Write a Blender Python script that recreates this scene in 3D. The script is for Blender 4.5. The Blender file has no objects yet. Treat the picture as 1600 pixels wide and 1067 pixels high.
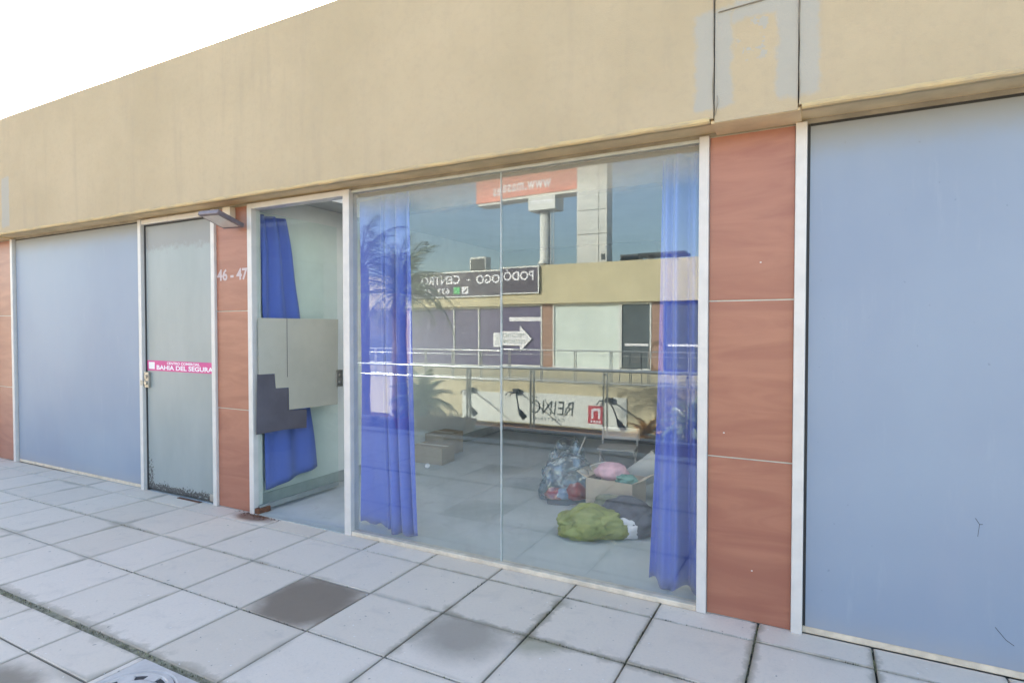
import bpy, bmesh, math, random
from mathutils import Vector, Matrix, Quaternion, noise
R = math.radians
random.seed(7)
scn = bpy.context.scene
COL = scn.collection

# ------------------------------------------------------------------ camera, sky, sun, exposure
cam_d = bpy.data.cameras.new("camera")
cam_d.sensor_width = 36.0
cam_d.lens = 20.565
cam_d.clip_start = 0.05
cam_d.clip_end = 2000
cam = bpy.data.objects.new("camera", cam_d)
COL.objects.link(cam)
cam.location = (0, -3.41, 1.6)
cam.rotation_euler = (R(90 - 1.285), 0, R(27.95))
scn.camera = cam

SUN_AZ, SUN_EL = -50.0, 24.3          # azimuth from +Y (into the building), towards +X positive
world = bpy.data.worlds.new("World")
scn.world = world
world.use_nodes = True
wn = world.node_tree
bg = wn.nodes["Background"]
sky = wn.nodes.new("ShaderNodeTexSky")
sky.sky_type = 'NISHITA'
sky.sun_disc = False
sky.sun_elevation = R(SUN_EL)
sky.sun_rotation = R(SUN_AZ)
sky.air_density = 1.0
sky.dust_density = 1.8
sky.ozone_density = 0.7
wn.links.new(sky.outputs[0], bg.inputs[0])
bg.inputs[1].default_value = 0.15

sun_d = bpy.data.lights.new("sun", 'SUN')
sun_d.energy = 5.0
sun_d.angle = R(0.5)
sun_d.color = (1.0, 0.93, 0.82)
sun = bpy.data.objects.new("sun", sun_d)
COL.objects.link(sun)
S = Vector((math.sin(R(SUN_AZ)) * math.cos(R(SUN_EL)), math.cos(R(SUN_AZ)) * math.cos(R(SUN_EL)), math.sin(R(SUN_EL))))
sun.rotation_euler = S.to_track_quat('Z', 'Y').to_euler()
sun.location = S * 60

vs = scn.view_settings
scn.display_settings.display_device = 'sRGB'
vs.view_transform = 'Standard'
vs.look = 'None'
vs.gamma = 1.0
vs.use_curve_mapping = False
vs.exposure = 2.1
scn.cycles.max_bounces = 10
scn.cycles.diffuse_bounces = 5
scn.cycles.glossy_bounces = 5
scn.cycles.transparent_max_bounces = 24
scn.cycles.caustics_reflective = False
scn.cycles.caustics_refractive = False
scn.cycles.use_denoising = True

# ------------------------------------------------------------------ helpers
class MB:
    """collects faces and links them as one mesh object"""
    def __init__(self):
        self.v, self.f, self.mi = [], [], []
    def add(self, vs_, fs, m=0):
        o = len(self.v)
        self.v += [tuple(p) for p in vs_]
        for q in fs:
            self.f.append([i + o for i in q]); self.mi.append(m)
        return self
    def box(self, x0, x1, y0, y1, z0, z1, m=0):
        return self.add([(x0,y0,z0),(x1,y0,z0),(x1,y1,z0),(x0,y1,z0),(x0,y0,z1),(x1,y0,z1),(x1,y1,z1),(x0,y1,z1)],
                 [(0,3,2,1),(4,5,6,7),(0,1,5,4),(1,2,6,5),(2,3,7,6),(3,0,4,7)], m)
    def obox(self, c, ax, ay, az, m=0):
        c, ax, ay, az = Vector(c), Vector(ax), Vector(ay), Vector(az)
        p = [c + sx*ax + sy*ay + sz*az for sz in (-1,1) for sx, sy in ((-1,-1),(1,-1),(1,1),(-1,1))]
        return self.add(p, [(0,3,2,1),(4,5,6,7),(0,1,5,4),(1,2,6,5),(2,3,7,6),(3,0,4,7)], m)
    def prism(self, pts, d, m=0):
        """closed polygon extruded by vector d"""
        n = len(pts); d = Vector(d)
        a = [Vector(p) for p in pts]; b = [p + d for p in a]
        return self.add(a + b, [list(range(n))[::-1], list(range(n, 2*n))] + [(i, (i+1) % n, n + (i+1) % n, n + i) for i in range(n)], m)
    def tube(self, pts, r, n=8, m=0, cap=True):
        pts = [Vector(p) for p in pts]
        rs = r if isinstance(r, (list, tuple)) else [r] * len(pts)
        ring = []
        prev = None
        for i, p in enumerate(pts):
            t = (pts[min(i+1, len(pts)-1)] - pts[max(i-1, 0)]).normalized()
            if prev is None:
                u = t.orthogonal().normalized()
            else:
                u = (prev - t * prev.dot(t)).normalized()
            prev = u
            w = t.cross(u)
            ring += [p + rs[i] * (math.cos(2*math.pi*k/n) * u + math.sin(2*math.pi*k/n) * w) for k in range(n)]
        fs = [(i*n + k, i*n + (k+1) % n, (i+1)*n + (k+1) % n, (i+1)*n + k) for i in range(len(pts)-1) for k in range(n)]
        if cap:
            fs += [list(range(n))[::-1], [(len(pts)-1)*n + k for k in range(n)]]
        return self.add(ring, fs, m)
    def build(self, name, mats, parent=None, smooth=False, bevel=0, solid=0, seg=2):
        me = bpy.data.meshes.new(name)
        me.from_pydata(self.v, [], self.f)
        if not isinstance(mats, (list, tuple)): mats = [mats]
        for mt in mats: me.materials.append(mt)
        me.polygons.foreach_set("material_index", self.mi)
        if smooth:
            me.polygons.foreach_set("use_smooth", [True] * len(me.polygons))
        me.update()
        o = bpy.data.objects.new(name, me)
        COL.objects.link(o)
        if parent: o.parent = parent
        if solid:
            md = o.modifiers.new("solid", 'SOLIDIFY'); md.thickness = solid; md.offset = 0
        if bevel:
            md = o.modifiers.new("edge", 'BEVEL'); md.width = bevel; md.segments = seg; md.limit_method = 'ANGLE'; md.angle_limit = R(40)
        return o

def tag(o, label=None, cat=None, group=None, kind=None):
    if label: o['label'] = label
    if cat: o['category'] = cat
    if group: o['group'] = group
    if kind: o['kind'] = kind
    return o
def empty(name, loc=(0,0,0), rz=0):
    o = bpy.data.objects.new(name, None); COL.objects.link(o)
    o.location = loc; o.rotation_euler = (0,0,rz); o.empty_display_size = 0.2
    return o
def copy_tree(o, parent=None):
    c = o.copy(); COL.objects.link(c); c.parent = parent
    for ch in list(o.children): copy_tree(ch, c)
    return c

_tc = {}
def text_geo(body, bold=0.0, spacing=1.0):
    key = (body, bold, spacing)
    if key in _tc: return _tc[key]
    cu = bpy.data.curves.new("lettering_source", 'FONT')
    cu.body = body; cu.size = 1.0; cu.offset = bold; cu.space_character = spacing; cu.resolution_u = 3
    ob = bpy.data.objects.new("lettering_source", cu)
    COL.objects.link(ob)
    dg = bpy.context.evaluated_depsgraph_get()
    me = bpy.data.meshes.new_from_object(ob.evaluated_get(dg))
    vs_ = [v.co.copy() for v in me.vertices]; fs = [list(p.vertices) for p in me.polygons]
    bpy.data.objects.remove(ob); bpy.data.meshes.remove(me); bpy.data.curves.remove(cu)
    x0 = min(v.x for v in vs_); x1 = max(v.x for v in vs_); y0 = min(v.y for v in vs_); y1 = max(v.y for v in vs_)
    _tc[key] = ([((v.x-x0)/(x1-x0), (v.y-y0)/(y1-y0)) for v in vs_], fs)
    return _tc[key]
def lettering(mb, body, org, xd, ud, w, h, m=0, bold=0.0, spacing=1.0):
    """flat letters filling the rectangle from org along xd (w) and ud (h)"""
    vs_, fs = text_geo(body, bold, spacing)
    org, xd, ud = Vector(org), Vector(xd), Vector(ud)
    mb.add([org + xd*(a*w) + ud*(b*h) for a, b in vs_], fs, m)

# ------------------------------------------------------------------ materials
def new_mat(name):
    m = bpy.data.materials.new(name); m.use_nodes = True
    nt = m.node_tree
    return m, nt, nt.nodes["Principled BSDF"], nt.links
def N(nt, t, **kw):
    n = nt.nodes.new(t)
    for k, v in kw.items():
        if k.startswith('i_'):
            n.inputs[k[2:].replace('_', ' ')].default_value = v
        else: setattr(n, k, v)
    return n
def math_(nt, op, a, b=None, clamp=False):
    n = nt.nodes.new("ShaderNodeMath"); n.operation = op; n.use_clamp = clamp
    for i, x in enumerate((a, b)):
        if x is None: continue
        if isinstance(x, (int, float)): n.inputs[i].default_value = x
        else: nt.links.new(x, n.inputs[i])
    return n.outputs[0]
def mixc(nt, fac, a, b):
    n = nt.nodes.new("ShaderNodeMix"); n.data_type = 'RGBA'
    for sock, x in ((n.inputs[0], fac), (n.inputs[6], a), (n.inputs[7], b)):
        if isinstance(x, (int, float)): sock.default_value = x
        elif isinstance(x, tuple): sock.default_value = (*x, 1) if len(x) == 3 else x
        else: nt.links.new(x, sock)
    return n.outputs[2]
def ramp(nt, x, a, b):
    n = nt.nodes.new("ShaderNodeMapRange"); n.interpolation_type = 'SMOOTHSTEP'
    n.inputs[1].default_value = a; n.inputs[2].default_value = b
    nt.links.new(x, n.inputs[0]); return n.outputs[0]
def noise_(nt, vec, scale, detail=4, rough=.55, dist=0.0):
    n = nt.nodes.new("ShaderNodeTexNoise")
    n.inputs['Scale'].default_value = scale; n.inputs['Detail'].default_value = detail
    n.inputs['Roughness'].default_value = rough; n.inputs['Distortion'].default_value = dist
    if vec is not None: nt.links.new(vec, n.inputs['Vector'])
    return n.outputs[0]
def wpos(nt):
    return nt.nodes.new("ShaderNodeNewGeometry").outputs['Position']
def scaled(nt, vec, s):
    n = nt.nodes.new("ShaderNodeMapping"); n.inputs['Scale'].default_value = s
    nt.links.new(vec, n.inputs['Vector']); return n.outputs[0]
def bump(nt, h, strength, dist, bsdf):
    n = nt.nodes.new("ShaderNodeBump"); n.inputs['Strength'].default_value = strength; n.inputs['Distance'].default_value = dist
    nt.links.new(h, n.inputs['Height']); nt.links.new(n.outputs[0], bsdf.inputs['Normal'])
def plain(name, c, rough=.6, var=.12, scale=6, metal=0.0, bmp=0.0, spec=.5, bscale=80, trans=0):
    m, nt, b, L = new_mat(name)
    p = nt.nodes.new("ShaderNodeTexCoord").outputs['Object']
    n1 = noise_(nt, p, scale, 5, .6)
    lo = tuple(x * (1 - var) for x in c); hi = tuple(min(1, x * (1 + var)) for x in c)
    L.new(mixc(nt, ramp(nt, n1, .3, .7), lo, hi), b.inputs['Base Color'])
    b.inputs['Roughness'].default_value = rough; b.inputs['Metallic'].default_value = metal
    b.inputs['Specular IOR Level'].default_value = spec
    if bmp: bump(nt, noise_(nt, p, bscale, 3), bmp, .004, b)
    return m

def make_glass(name, f0, tint, rough=0.0, dust=False):
    m = bpy.data.materials.new(name); m.use_nodes = True
    nt = m.node_tree; nt.nodes.clear(); L = nt.links
    out = nt.nodes.new("ShaderNodeOutputMaterial")
    g = nt.nodes.new("ShaderNodeNewGeometry")
    d = nt.nodes.new("ShaderNodeVectorMath"); d.operation = 'DOT_PRODUCT'
    L.new(g.outputs['Normal'], d.inputs[0]); L.new(g.outputs['Incoming'], d.inputs[1])
    c = math_(nt, 'ABSOLUTE', d.outputs['Value'])
    k = math_(nt, 'POWER', math_(nt, 'SUBTRACT', 1.0, c, True), 5.0)
    fac = math_(nt, 'ADD', math_(nt, 'MULTIPLY', k, 1 - f0), f0)
    tr = nt.nodes.new("ShaderNodeBsdfTransparent"); tr.inputs[0].default_value = (*tint, 1)
    gl = nt.nodes.new("ShaderNodeBsdfGlossy"); gl.inputs['Roughness'].default_value = rough
    gl.inputs['Color'].default_value = (.88, .97, 1, 1)
    mx = nt.nodes.new("ShaderNodeMixShader")
    L.new(fac, mx.inputs[0]); L.new(tr.outputs[0], mx.inputs[1]); L.new(gl.outputs[0], mx.inputs[2])
    last = mx.outputs[0]
    if dust:      # film of dust where the eaves keep the rain off, thinning downwards, plus faint smears
        p = g.outputs['Position']
        sx = nt.nodes.new("ShaderNodeSeparateXYZ"); L.new(p, sx.inputs[0])
        w = math_(nt, 'MULTIPLY', math_(nt, 'SUBTRACT', noise_(nt, p, 3.5, 5, .65), .5), .16)
        k2 = math_(nt, 'MULTIPLY', ramp(nt, math_(nt, 'ADD', sx.outputs[2], w), 2.38, 2.62), .36)
        k3 = math_(nt, 'MULTIPLY', ramp(nt, noise_(nt, scaled(nt, p, (2, 2, .7)), 2.2, 6, .7), .5, .8), .045)
        low = math_(nt, 'MULTIPLY', math_(nt, 'SUBTRACT', 1.0, ramp(nt, math_(nt, 'ADD', sx.outputs[2], w), .03, .30)), .10)
        df = nt.nodes.new("ShaderNodeBsdfDiffuse"); df.inputs[0].default_value = (.46, .44, .38, 1)
        m2 = nt.nodes.new("ShaderNodeMixShader")
        L.new(math_(nt, 'ADD', math_(nt, 'MAXIMUM', k2, low), k3), m2.inputs[0]); L.new(last, m2.inputs[1]); L.new(df.outputs[0], m2.inputs[2])
        last = m2.outputs[0]
    L.new(last, out.inputs[0])
    return m

M = {}
M['glass'] = make_glass("shop_glass", .073, (.965, .985, .982), 0, True)
M['door_glass'] = make_glass("door_glass", .04, (.95, .985, .97))
M['clear_plastic'] = make_glass("clear_plastic", .15, (.78, .82, .86), .3)

def stucco():
    """painted render of the fascia with grey plaster repairs beside the joints"""
    m, nt, b, L = new_mat("cream_render")
    p = wpos(nt)
    sx = nt.nodes.new("ShaderNodeSeparateXYZ"); L.new(p, sx.inputs[0])
    X, Z = sx.outputs[0], sx.outputs[2]
    n1 = noise_(nt, p, .8, 6, .6); n2 = noise_(nt, scaled(nt, p, (5, 5, .5)), 1.2, 5, .65)
    col = mixc(nt, ramp(nt, n1, .3, .7), (.41, .33, .208), (.465, .375, .243))
    col = mixc(nt, math_(nt, 'MULTIPLY', ramp(nt, n2, .5, .75), .35), col, (.35, .29, .205))
    col = mixc(nt, math_(nt, 'MULTIPLY', ramp(nt, noise_(nt, p, 24, 5, .7), .45, .7), .16), col, (.33, .275, .195))
    wob = math_(nt, 'MULTIPLY', math_(nt, 'SUBTRACT', noise_(nt, p, 9, 6, .7), .5), .10)
    xw = math_(nt, 'ADD', X, wob); zw = math_(nt, 'ADD', Z, wob)
    def band(v, a, bb, e=.016):
        return math_(nt, 'MULTIPLY', ramp(nt, v, a - e, a + e), math_(nt, 'SUBTRACT', 1.0, ramp(nt, v, bb - e, bb + e)))
    mask = None
    for (a, bb, z0, z1) in ((-.605, -.42, 2.735, 3.235), (-.215, -.025, 2.735, 3.6), (-.42, -.2, 3.165, 3.26),
                            (-8.62, -8.43, 2.75, 3.24), (-8.28, -8.1, 2.75, 3.3)):
        k = math_(nt, 'MULTIPLY', band(xw, a, bb), band(zw, z0, z1))
        mask = k if mask is None else math_(nt, 'MAXIMUM', mask, k)
    # a few scraped spots in the middle of the panel
    sp = math_(nt, 'MULTIPLY', ramp(nt, noise_(nt, p, 17, 3, .6), .58, .61), math_(nt, 'MULTIPLY', band(X, -.40, -.25), band(Z, 2.95, 3.17)))
    mask = math_(nt, 'MAXIMUM', mask, sp)
    g = mixc(nt, n1, (.335, .325, .285), (.40, .385, .335))
    L.new(mixc(nt, math_(nt, 'MULTIPLY', mask, .85), col, g), b.inputs['Base Color'])
    b.inputs['Roughness'].default_value = .85
    h = math_(nt, 'ADD', noise_(nt, p, 180, 3), math_(nt, 'MULTIPLY', noise_(nt, p, 14, 4), 1.5))
    bump(nt, h, .35, .004, b)
    return m
M['stucco'] = stucco()

def ochre():
    m, nt, b, L = new_mat("weathered_drip_edge")
    p = wpos(nt)
    n1 = noise_(nt, scaled(nt, p, (3, 20, 20)), 2, 6, .7)
    L.new(mixc(nt, ramp(nt, n1, .35, .7), (.56, .42, .21), (.38, .31, .20)), b.inputs['Base Color'])
    b.inputs['Roughness'].default_value = .9
    bump(nt, noise_(nt, p, 60, 4), .5, .006, b)
    return m
M['ochre'] = ochre()
M['soffit'] = plain("soffit_paint", (.68, .54, .32), .9, .15, 3)
M['crack'] = plain("joint_shadow_filler", (.21, .18, .135), 1.0)

def tile_mat(name, blot=None):
    m, nt, b, L = new_mat(name)
    p = wpos(nt)
    tc = nt.nodes.new("ShaderNodeTexCoord")
    sg = nt.nodes.new("ShaderNodeSeparateXYZ"); L.new(tc.outputs['Generated'], sg.inputs[0])
    oi = nt.nodes.new("ShaderNodeObjectInfo")
    def edge(v): return math_(nt, 'MINIMUM', v, math_(nt, 'SUBTRACT', 1.0, v))
    e = math_(nt, 'MINIMUM', edge(sg.outputs[0]), edge(sg.outputs[1]))
    big = noise_(nt, p, 1.1, 5, .6); mid = noise_(nt, p, 6.5, 6, .65, .6); fine = noise_(nt, p, 170, 3, .7)
    base = mixc(nt, oi.outputs['Random'], (.655, .56, .455), (.735, .635, .53))
    base = mixc(nt, math_(nt, 'MULTIPLY', ramp(nt, mid, .5, .78), .35), base, (.44, .39, .35))
    base = mixc(nt, math_(nt, 'MULTIPLY', ramp(nt, big, .35, .75), .25), base, (.70, .60, .52))
    base = mixc(nt, math_(nt, 'MULTIPLY', ramp(nt, fine, .58, .75), .28), base, (.38, .36, .34))
    base = mixc(nt, math_(nt, 'MULTIPLY', ramp(nt, noise_(nt, p, 62, 4, .75), .48, .72), .22), base, (.42, .385, .36))
    # grime that creeps in from the joints
    reach = math_(nt, 'MULTIPLY', ramp(nt, noise_(nt, p, 1.7, 3, .5), .5, .85), .12)
    grime = math_(nt, 'SUBTRACT', 1.0, ramp(nt, math_(nt, 'SUBTRACT', math_(nt, 'ADD', e, math_(nt, 'MULTIPLY', mid, .035)), reach), -.03, .075), True)
    base = mixc(nt, math_(nt, 'MULTIPLY', grime, .5), base, (.24, .215, .155))
    # dirt washed along some joints, in place on the walkway
    sp = nt.nodes.new("ShaderNodeSeparateXYZ"); L.new(p, sp.inputs[0])
    nz = noise_(nt, p, 9, 5, .65)
    for ax, pos, a, bb, wd, am in ((0, -1.345, -.80, -.25, .055, .8), (1, -.712, -2.0, -.55, .04, .75), (0, -.29, -1.3, .0, .035, .75), (0, .237, -1.3, .0, .03, .75), (0, -.818, -.55, -.1, .02, .6),
                                   (1, -.21, -2.8, .9, .014, .6), (1, -1.735, -6, .5, .06, .6), (1, -.712, -6, -3.3, .02, .4), (0, -1.873, -1.2, -.6, .045, .55)):
        u_, v_ = (sp.outputs[0], sp.outputs[1]) if ax == 0 else (sp.outputs[1], sp.outputs[0])
        d_ = math_(nt, 'ABSOLUTE', math_(nt, 'SUBTRACT', u_, pos))
        w_ = math_(nt, 'MULTIPLY', ramp(nt, nz, .28, .72), wd * 1.7)
        k_ = math_(nt, 'SUBTRACT', 1.0, math_(nt, 'DIVIDE', d_, math_(nt, 'ADD', w_, .004)), True)
        along = math_(nt, 'MULTIPLY', ramp(nt, v_, a - .06, a + .06), math_(nt, 'SUBTRACT', 1.0, ramp(nt, v_, bb - .06, bb + .06)))
        base = mixc(nt, math_(nt, 'MULTIPLY', math_(nt, 'MULTIPLY', k_, along), am), base, (.20, .165, .105))
    flk = math_(nt, 'MULTIPLY', ramp(nt, noise_(nt, p, 48, 2, .4), .735, .76), .8)
    base = mixc(nt, flk, base, (.82, .80, .78))
    dot = math_(nt, 'MULTIPLY', ramp(nt, noise_(nt, scaled(nt, p, (1.02, .97, 1)), 31, 2, .4), .74, .765), .7)
    base = mixc(nt, dot, base, (.20, .185, .16))
    if blot:
        cx, cy, rad, c, amt, edge_soft = blot
        dx = math_(nt, 'SUBTRACT', sg.outputs[0], cx); dy = math_(nt, 'SUBTRACT', sg.outputs[1], cy)
        d = math_(nt, 'SQRT', math_(nt, 'ADD', math_(nt, 'MULTIPLY', dx, dx), math_(nt, 'MULTIPLY', dy, dy)))
        d = math_(nt, 'ADD', d, math_(nt, 'MULTIPLY', math_(nt, 'SUBTRACT', noise_(nt, p, 5, 5, .6), .5), .35))
        k = math_(nt, 'SUBTRACT', 1.0, ramp(nt, d, rad - edge_soft, rad + edge_soft))
        base = mixc(nt, math_(nt, 'MULTIPLY', k, amt), base, c)
    L.new(base, b.inputs['Base Color'])
    L.new(math_(nt, 'ADD', math_(nt, 'MULTIPLY', mid, .25), .5), b.inputs['Roughness'])
    bump(nt, math_(nt, 'ADD', fine, math_(nt, 'MULTIPLY', mid, 2.0)), .25, .002, b)
    return m
M['tile'] = tile_mat("paving_concrete")
M['tile_brown'] = tile_mat("paving_brown_stain", (.5, .5, .62, (.19, .145, .105), .93, .2))
M['tile_grey'] = tile_mat("paving_grey_stain", (.42, .72, .46, (.27, .235, .19), .8, .24))
M['tile_damp'] = tile_mat("paving_damp_stain", (.4, .3, .6, (.17, .14, .10), .85, .14))
M['tile_rust'] = tile_mat("paving_rust_stain", (.5, .62, .42, (.13, .055, .032), .9, .22))
M['tile_moss'] = tile_mat("paving_moss_edge", (.1, 1.0, .28, (.20, .19, .11), .6, .16))
M['mortar'] = plain("joint_mortar", (.055, .05, .042), .95, .4, 8)
M['moss'] = plain("joint_moss", (.24, .24, .12), 1.0, .55, 14)
M['moss_dark'] = plain("joint_moss_dark", (.19, .175, .11), 1.0, .55, 14)

def wood(name, a, c):
    m, nt, b, L = new_mat(name)
    p = wpos(nt)
    oi = nt.nodes.new("ShaderNodeObjectInfo")
    off = nt.nodes.new("ShaderNodeVectorMath"); off.operation = 'ADD'
    cmb = nt.nodes.new("ShaderNodeCombineXYZ")
    L.new(math_(nt, 'MULTIPLY', oi.outputs['Random'], 37.0), cmb.inputs[2])
    L.new(p, off.inputs[0]); L.new(cmb.outputs[0], off.inputs[1])
    q = scaled(nt, off.outputs[0], (.8, .8, 4.2))
    n1 = noise_(nt, q, 1.7, 5, .55, 1.3)
    w = nt.nodes.new("ShaderNodeTexWave"); w.wave_type = 'BANDS'; w.bands_direction = 'Z'
    w.inputs['Scale'].default_value = .6; w.inputs['Distortion'].default_value = 9; w.inputs['Detail'].default_value = 3
    w.inputs['Detail Scale'].default_value = .8
    L.new(q, w.inputs['Vector'])
    fine = noise_(nt, scaled(nt, off.outputs[0], (3, 3, 90)), 2.2, 3, .6)
    col = mixc(nt, ramp(nt, n1, .3, .72), a, c)
    col = mixc(nt, math_(nt, 'MULTIPLY', ramp(nt, w.outputs[0], .6, .98), .06), col, tuple(x * .7 for x in a))
    col = mixc(nt, math_(nt, 'MULTIPLY', fine, .2), col, tuple(x * .72 for x in a))
    L.new(col, b.inputs['Base Color'])
    b.inputs['Roughness'].default_value = .38
    bump(nt, fine, .08, .002, b)
    return m
M['wood'] = wood("laminated_wood_panel", (.30, .118, .078), (.385, .168, .108))
M['wood_far'] = wood("far_wood_panel", (.33, .19, .135), (.40, .245, .18))

M['alu'] = plain("white_aluminium", (.60, .575, .545), .35, .05, 9, 0, 0, .5)
M['alu_dull'] = plain("dull_aluminium", (.50, .53, .51), .42, .08, 9, .3)
M['gasket_and_gap_shade'] = plain("black_gasket_and_gap_shade", (.025, .027, .03), .6)
M['sill'] = plain("cream_sill", (.62, .54, .43), .6, .16, 12, 0, .2)

def film():
    """white-blue vinyl film stuck on the inside of a shop window, dusty near the top"""
    m, nt, b, L = new_mat("blue_white_window_film")
    p = wpos(nt)
    sx = nt.nodes.new("ShaderNodeSeparateXYZ"); L.new(p, sx.inputs[0])
    n1 = noise_(nt, p, .7, 4, .5); n2 = noise_(nt, scaled(nt, p, (1, 1, .25)), 3, 4, .6)
    col = mixc(nt, ramp(nt, n1, .3, .7), (.235, .285, .37), (.27, .325, .405))
    col = mixc(nt, math_(nt, 'MULTIPLY', ramp(nt, n2, .45, .8), .2), col, (.31, .33, .40))
    smear = noise_(nt, scaled(nt, p, (6, 6, .8)), 2.0, 5, .7)
    col = mixc(nt, math_(nt, 'MULTIPLY', ramp(nt, smear, .56, .76), .16), col, (.40, .43, .48))
    spk = noise_(nt, p, 36, 2, .4)
    col = mixc(nt, math_(nt, 'MULTIPLY', ramp(nt, spk, .75, .77), .5), col, (.16, .19, .24))
    foot = math_(nt, 'SUBTRACT', 1.0, ramp(nt, math_(nt, 'ADD', sx.outputs[2], math_(nt, 'MULTIPLY', smear, .10)), .05, .22))
    col = mixc(nt, math_(nt, 'MULTIPLY', foot, .35), col, (.36, .34, .32))
    zt = math_(nt, 'ADD', sx.outputs[2], math_(nt, 'MULTIPLY', math_(nt, 'SUBTRACT', noise_(nt, p, 9, 5, .7), .5), .10))
    dust = ramp(nt, zt, 2.44, 2.60)
    col = mixc(nt, math_(nt, 'MULTIPLY', dust, .75), col, (.27, .275, .265))
    L.new(col, b.inputs['Base Color'])
    b.inputs['Roughness'].default_value = .42
    b.inputs['Specular IOR Level'].default_value = .3
    bump(nt, n1, .05, .02, b)
    return m
M['film'] = film()

def leaf_paint():
    m, nt, b, L = new_mat("grey_green_door_film")
    p = wpos(nt)
    sx = nt.nodes.new("ShaderNodeSeparateXYZ"); L.new(p, sx.inputs[0])
    Z = sx.outputs[2]; X = sx.outputs[0]
    n1 = noise_(nt, scaled(nt, p, (1.6, 1.6, .7)), 1.6, 5, .6)
    col = mixc(nt, ramp(nt, n1, .25, .75), (.245, .285, .285), (.29, .325, .33))
    spk = noise_(nt, p, 42, 5, .75); lump = noise_(nt, p, 6, 3, .6)
    low = math_(nt, 'SUBTRACT', 1.0, ramp(nt, math_(nt, 'ADD', Z, math_(nt, 'MULTIPLY', lump, -.14)), -.03, .075))
    lft = math_(nt, 'MULTIPLY', math_(nt, 'SUBTRACT', 1.0, ramp(nt, X, -5.84, -5.76)), math_(nt, 'SUBTRACT', 1.0, ramp(nt, Z, .1, .55)))
    amt = math_(nt, 'MAXIMUM', low, math_(nt, 'MULTIPLY', lft, .75))
    hole = math_(nt, 'GREATER_THAN', math_(nt, 'ADD', math_(nt, 'MULTIPLY', amt, .30), math_(nt, 'MULTIPLY', spk, 1.0)), .71)
    top = ramp(nt, math_(nt, 'ADD', Z, math_(nt, 'MULTIPLY', math_(nt, 'SUBTRACT', noise_(nt, p, 12, 5, .7), .5), .22)), 2.33, 2.42)
    col = mixc(nt, math_(nt, 'MULTIPLY', top, .7), col, (.20, .19, .185))
    col = mixc(nt, hole, col, (.05, .05, .05))
    L.new(col, b.inputs['Base Color'])
    b.inputs['Roughness'].default_value = .35
    return m
M['door_leaf'] = leaf_paint()

M['white_wall'] = plain("interior_white_wall", (.74, .77, .74), .8, .06, 2)
M['ceiling'] = plain("interior_ceiling", (.52, .53, .52), .85, .05, 2)
def concrete_floor():
    m, nt, b, L = new_mat("dusty_concrete_floor")
    p = wpos(nt)
    n1 = noise_(nt, p, 1.5, 6, .62, .4); n2 = noise_(nt, p, 5, 6, .7, .8)
    col = mixc(nt, ramp(nt, n1, .3, .7), (.40, .43, .43), (.52, .54, .54))
    col = mixc(nt, math_(nt, 'MULTIPLY', ramp(nt, n2, .55, .75), .5), col, (.30, .30, .30))
    L.new(col, b.inputs['Base Color']); b.inputs['Roughness'].default_value = .55
    return m
M['floor'] = concrete_floor()
def cloth(name, c, var=.2):
    m, nt, b, L = new_mat(name)
    p = nt.nodes.new("ShaderNodeTexCoord").outputs['Object']
    n1 = noise_(nt, scaled(nt, p, (3, 3, .5)), 2, 4)
    L.new(mixc(nt, n1, tuple(x * (1 - var) for x in c), tuple(x * (1 + var) for x in c)), b.inputs['Base Color'])
    b.inputs['Roughness'].default_value = .8
    b.inputs['Sheen Weight'].default_value = .2
    bump(nt, noise_(nt, p, 400, 2), .2, .001, b)
    return m
M['curtain'] = cloth("blue_curtain_cloth", (.115, .165, .57))
M['grey_card'] = plain("grey_cardboard", (.44, .43, .36), .8, .06, 3)
M['dark_card'] = plain("dark_paper", (.10, .095, .115), .8, .12, 4)
M['tape'] = plain("old_tape", (.62, .58, .48), .5)
M['magenta'] = plain("magenta_print", (.58, .07, .24), .5, .06)
M['white_print'] = plain("white_print", (.80, .78, .82), .5, .03)
M['grey_print'] = plain("grey_print", (.50, .42, .42), .6, .05)
M['steel'] = plain("worn_steel", (.42, .40, .36), .38, .2, 20, .8)
M['lamp_dark'] = plain("lamp_housing", (.16, .13, .14), .45, .1, 20)
M['lamp_lens'] = plain("lamp_lens", (.55, .53, .50), .25, .05, 20)
M['beige_box'] = plain("junction_box_plastic", (.68, .60, .48), .5, .05)
def rusty():
    m, nt, b, L = new_mat("rusty_iron")
    p = wpos(nt)
    L.new(mixc(nt, ramp(nt, noise_(nt, p, 30, 5, .7), .35, .7), (.16, .065, .03), (.07, .04, .03)), b.inputs['Base Color'])
    b.inputs['Roughness'].default_value = .9
    bump(nt, noise_(nt, p, 90, 4), .6, .004, b)
    return m
M['rust'] = rusty()

# =================================================================== THE SETTING
# ground of the lower plaza, reaching to the horizon
g = MB()
g.add([(-600, -900, -4.0), (600, -900, -4.0), (600, 400, -4.0), (-600, 400, -4.0)], [(0, 1, 2, 3)])
tag(g.build("ground", plain("pale_plaza_ground", (.33, .30, .26), .9, .2, .4)), kind='structure')

# walkway in front of the shops with slabs
WX0, WX1 = -19.0, 8.5

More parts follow.
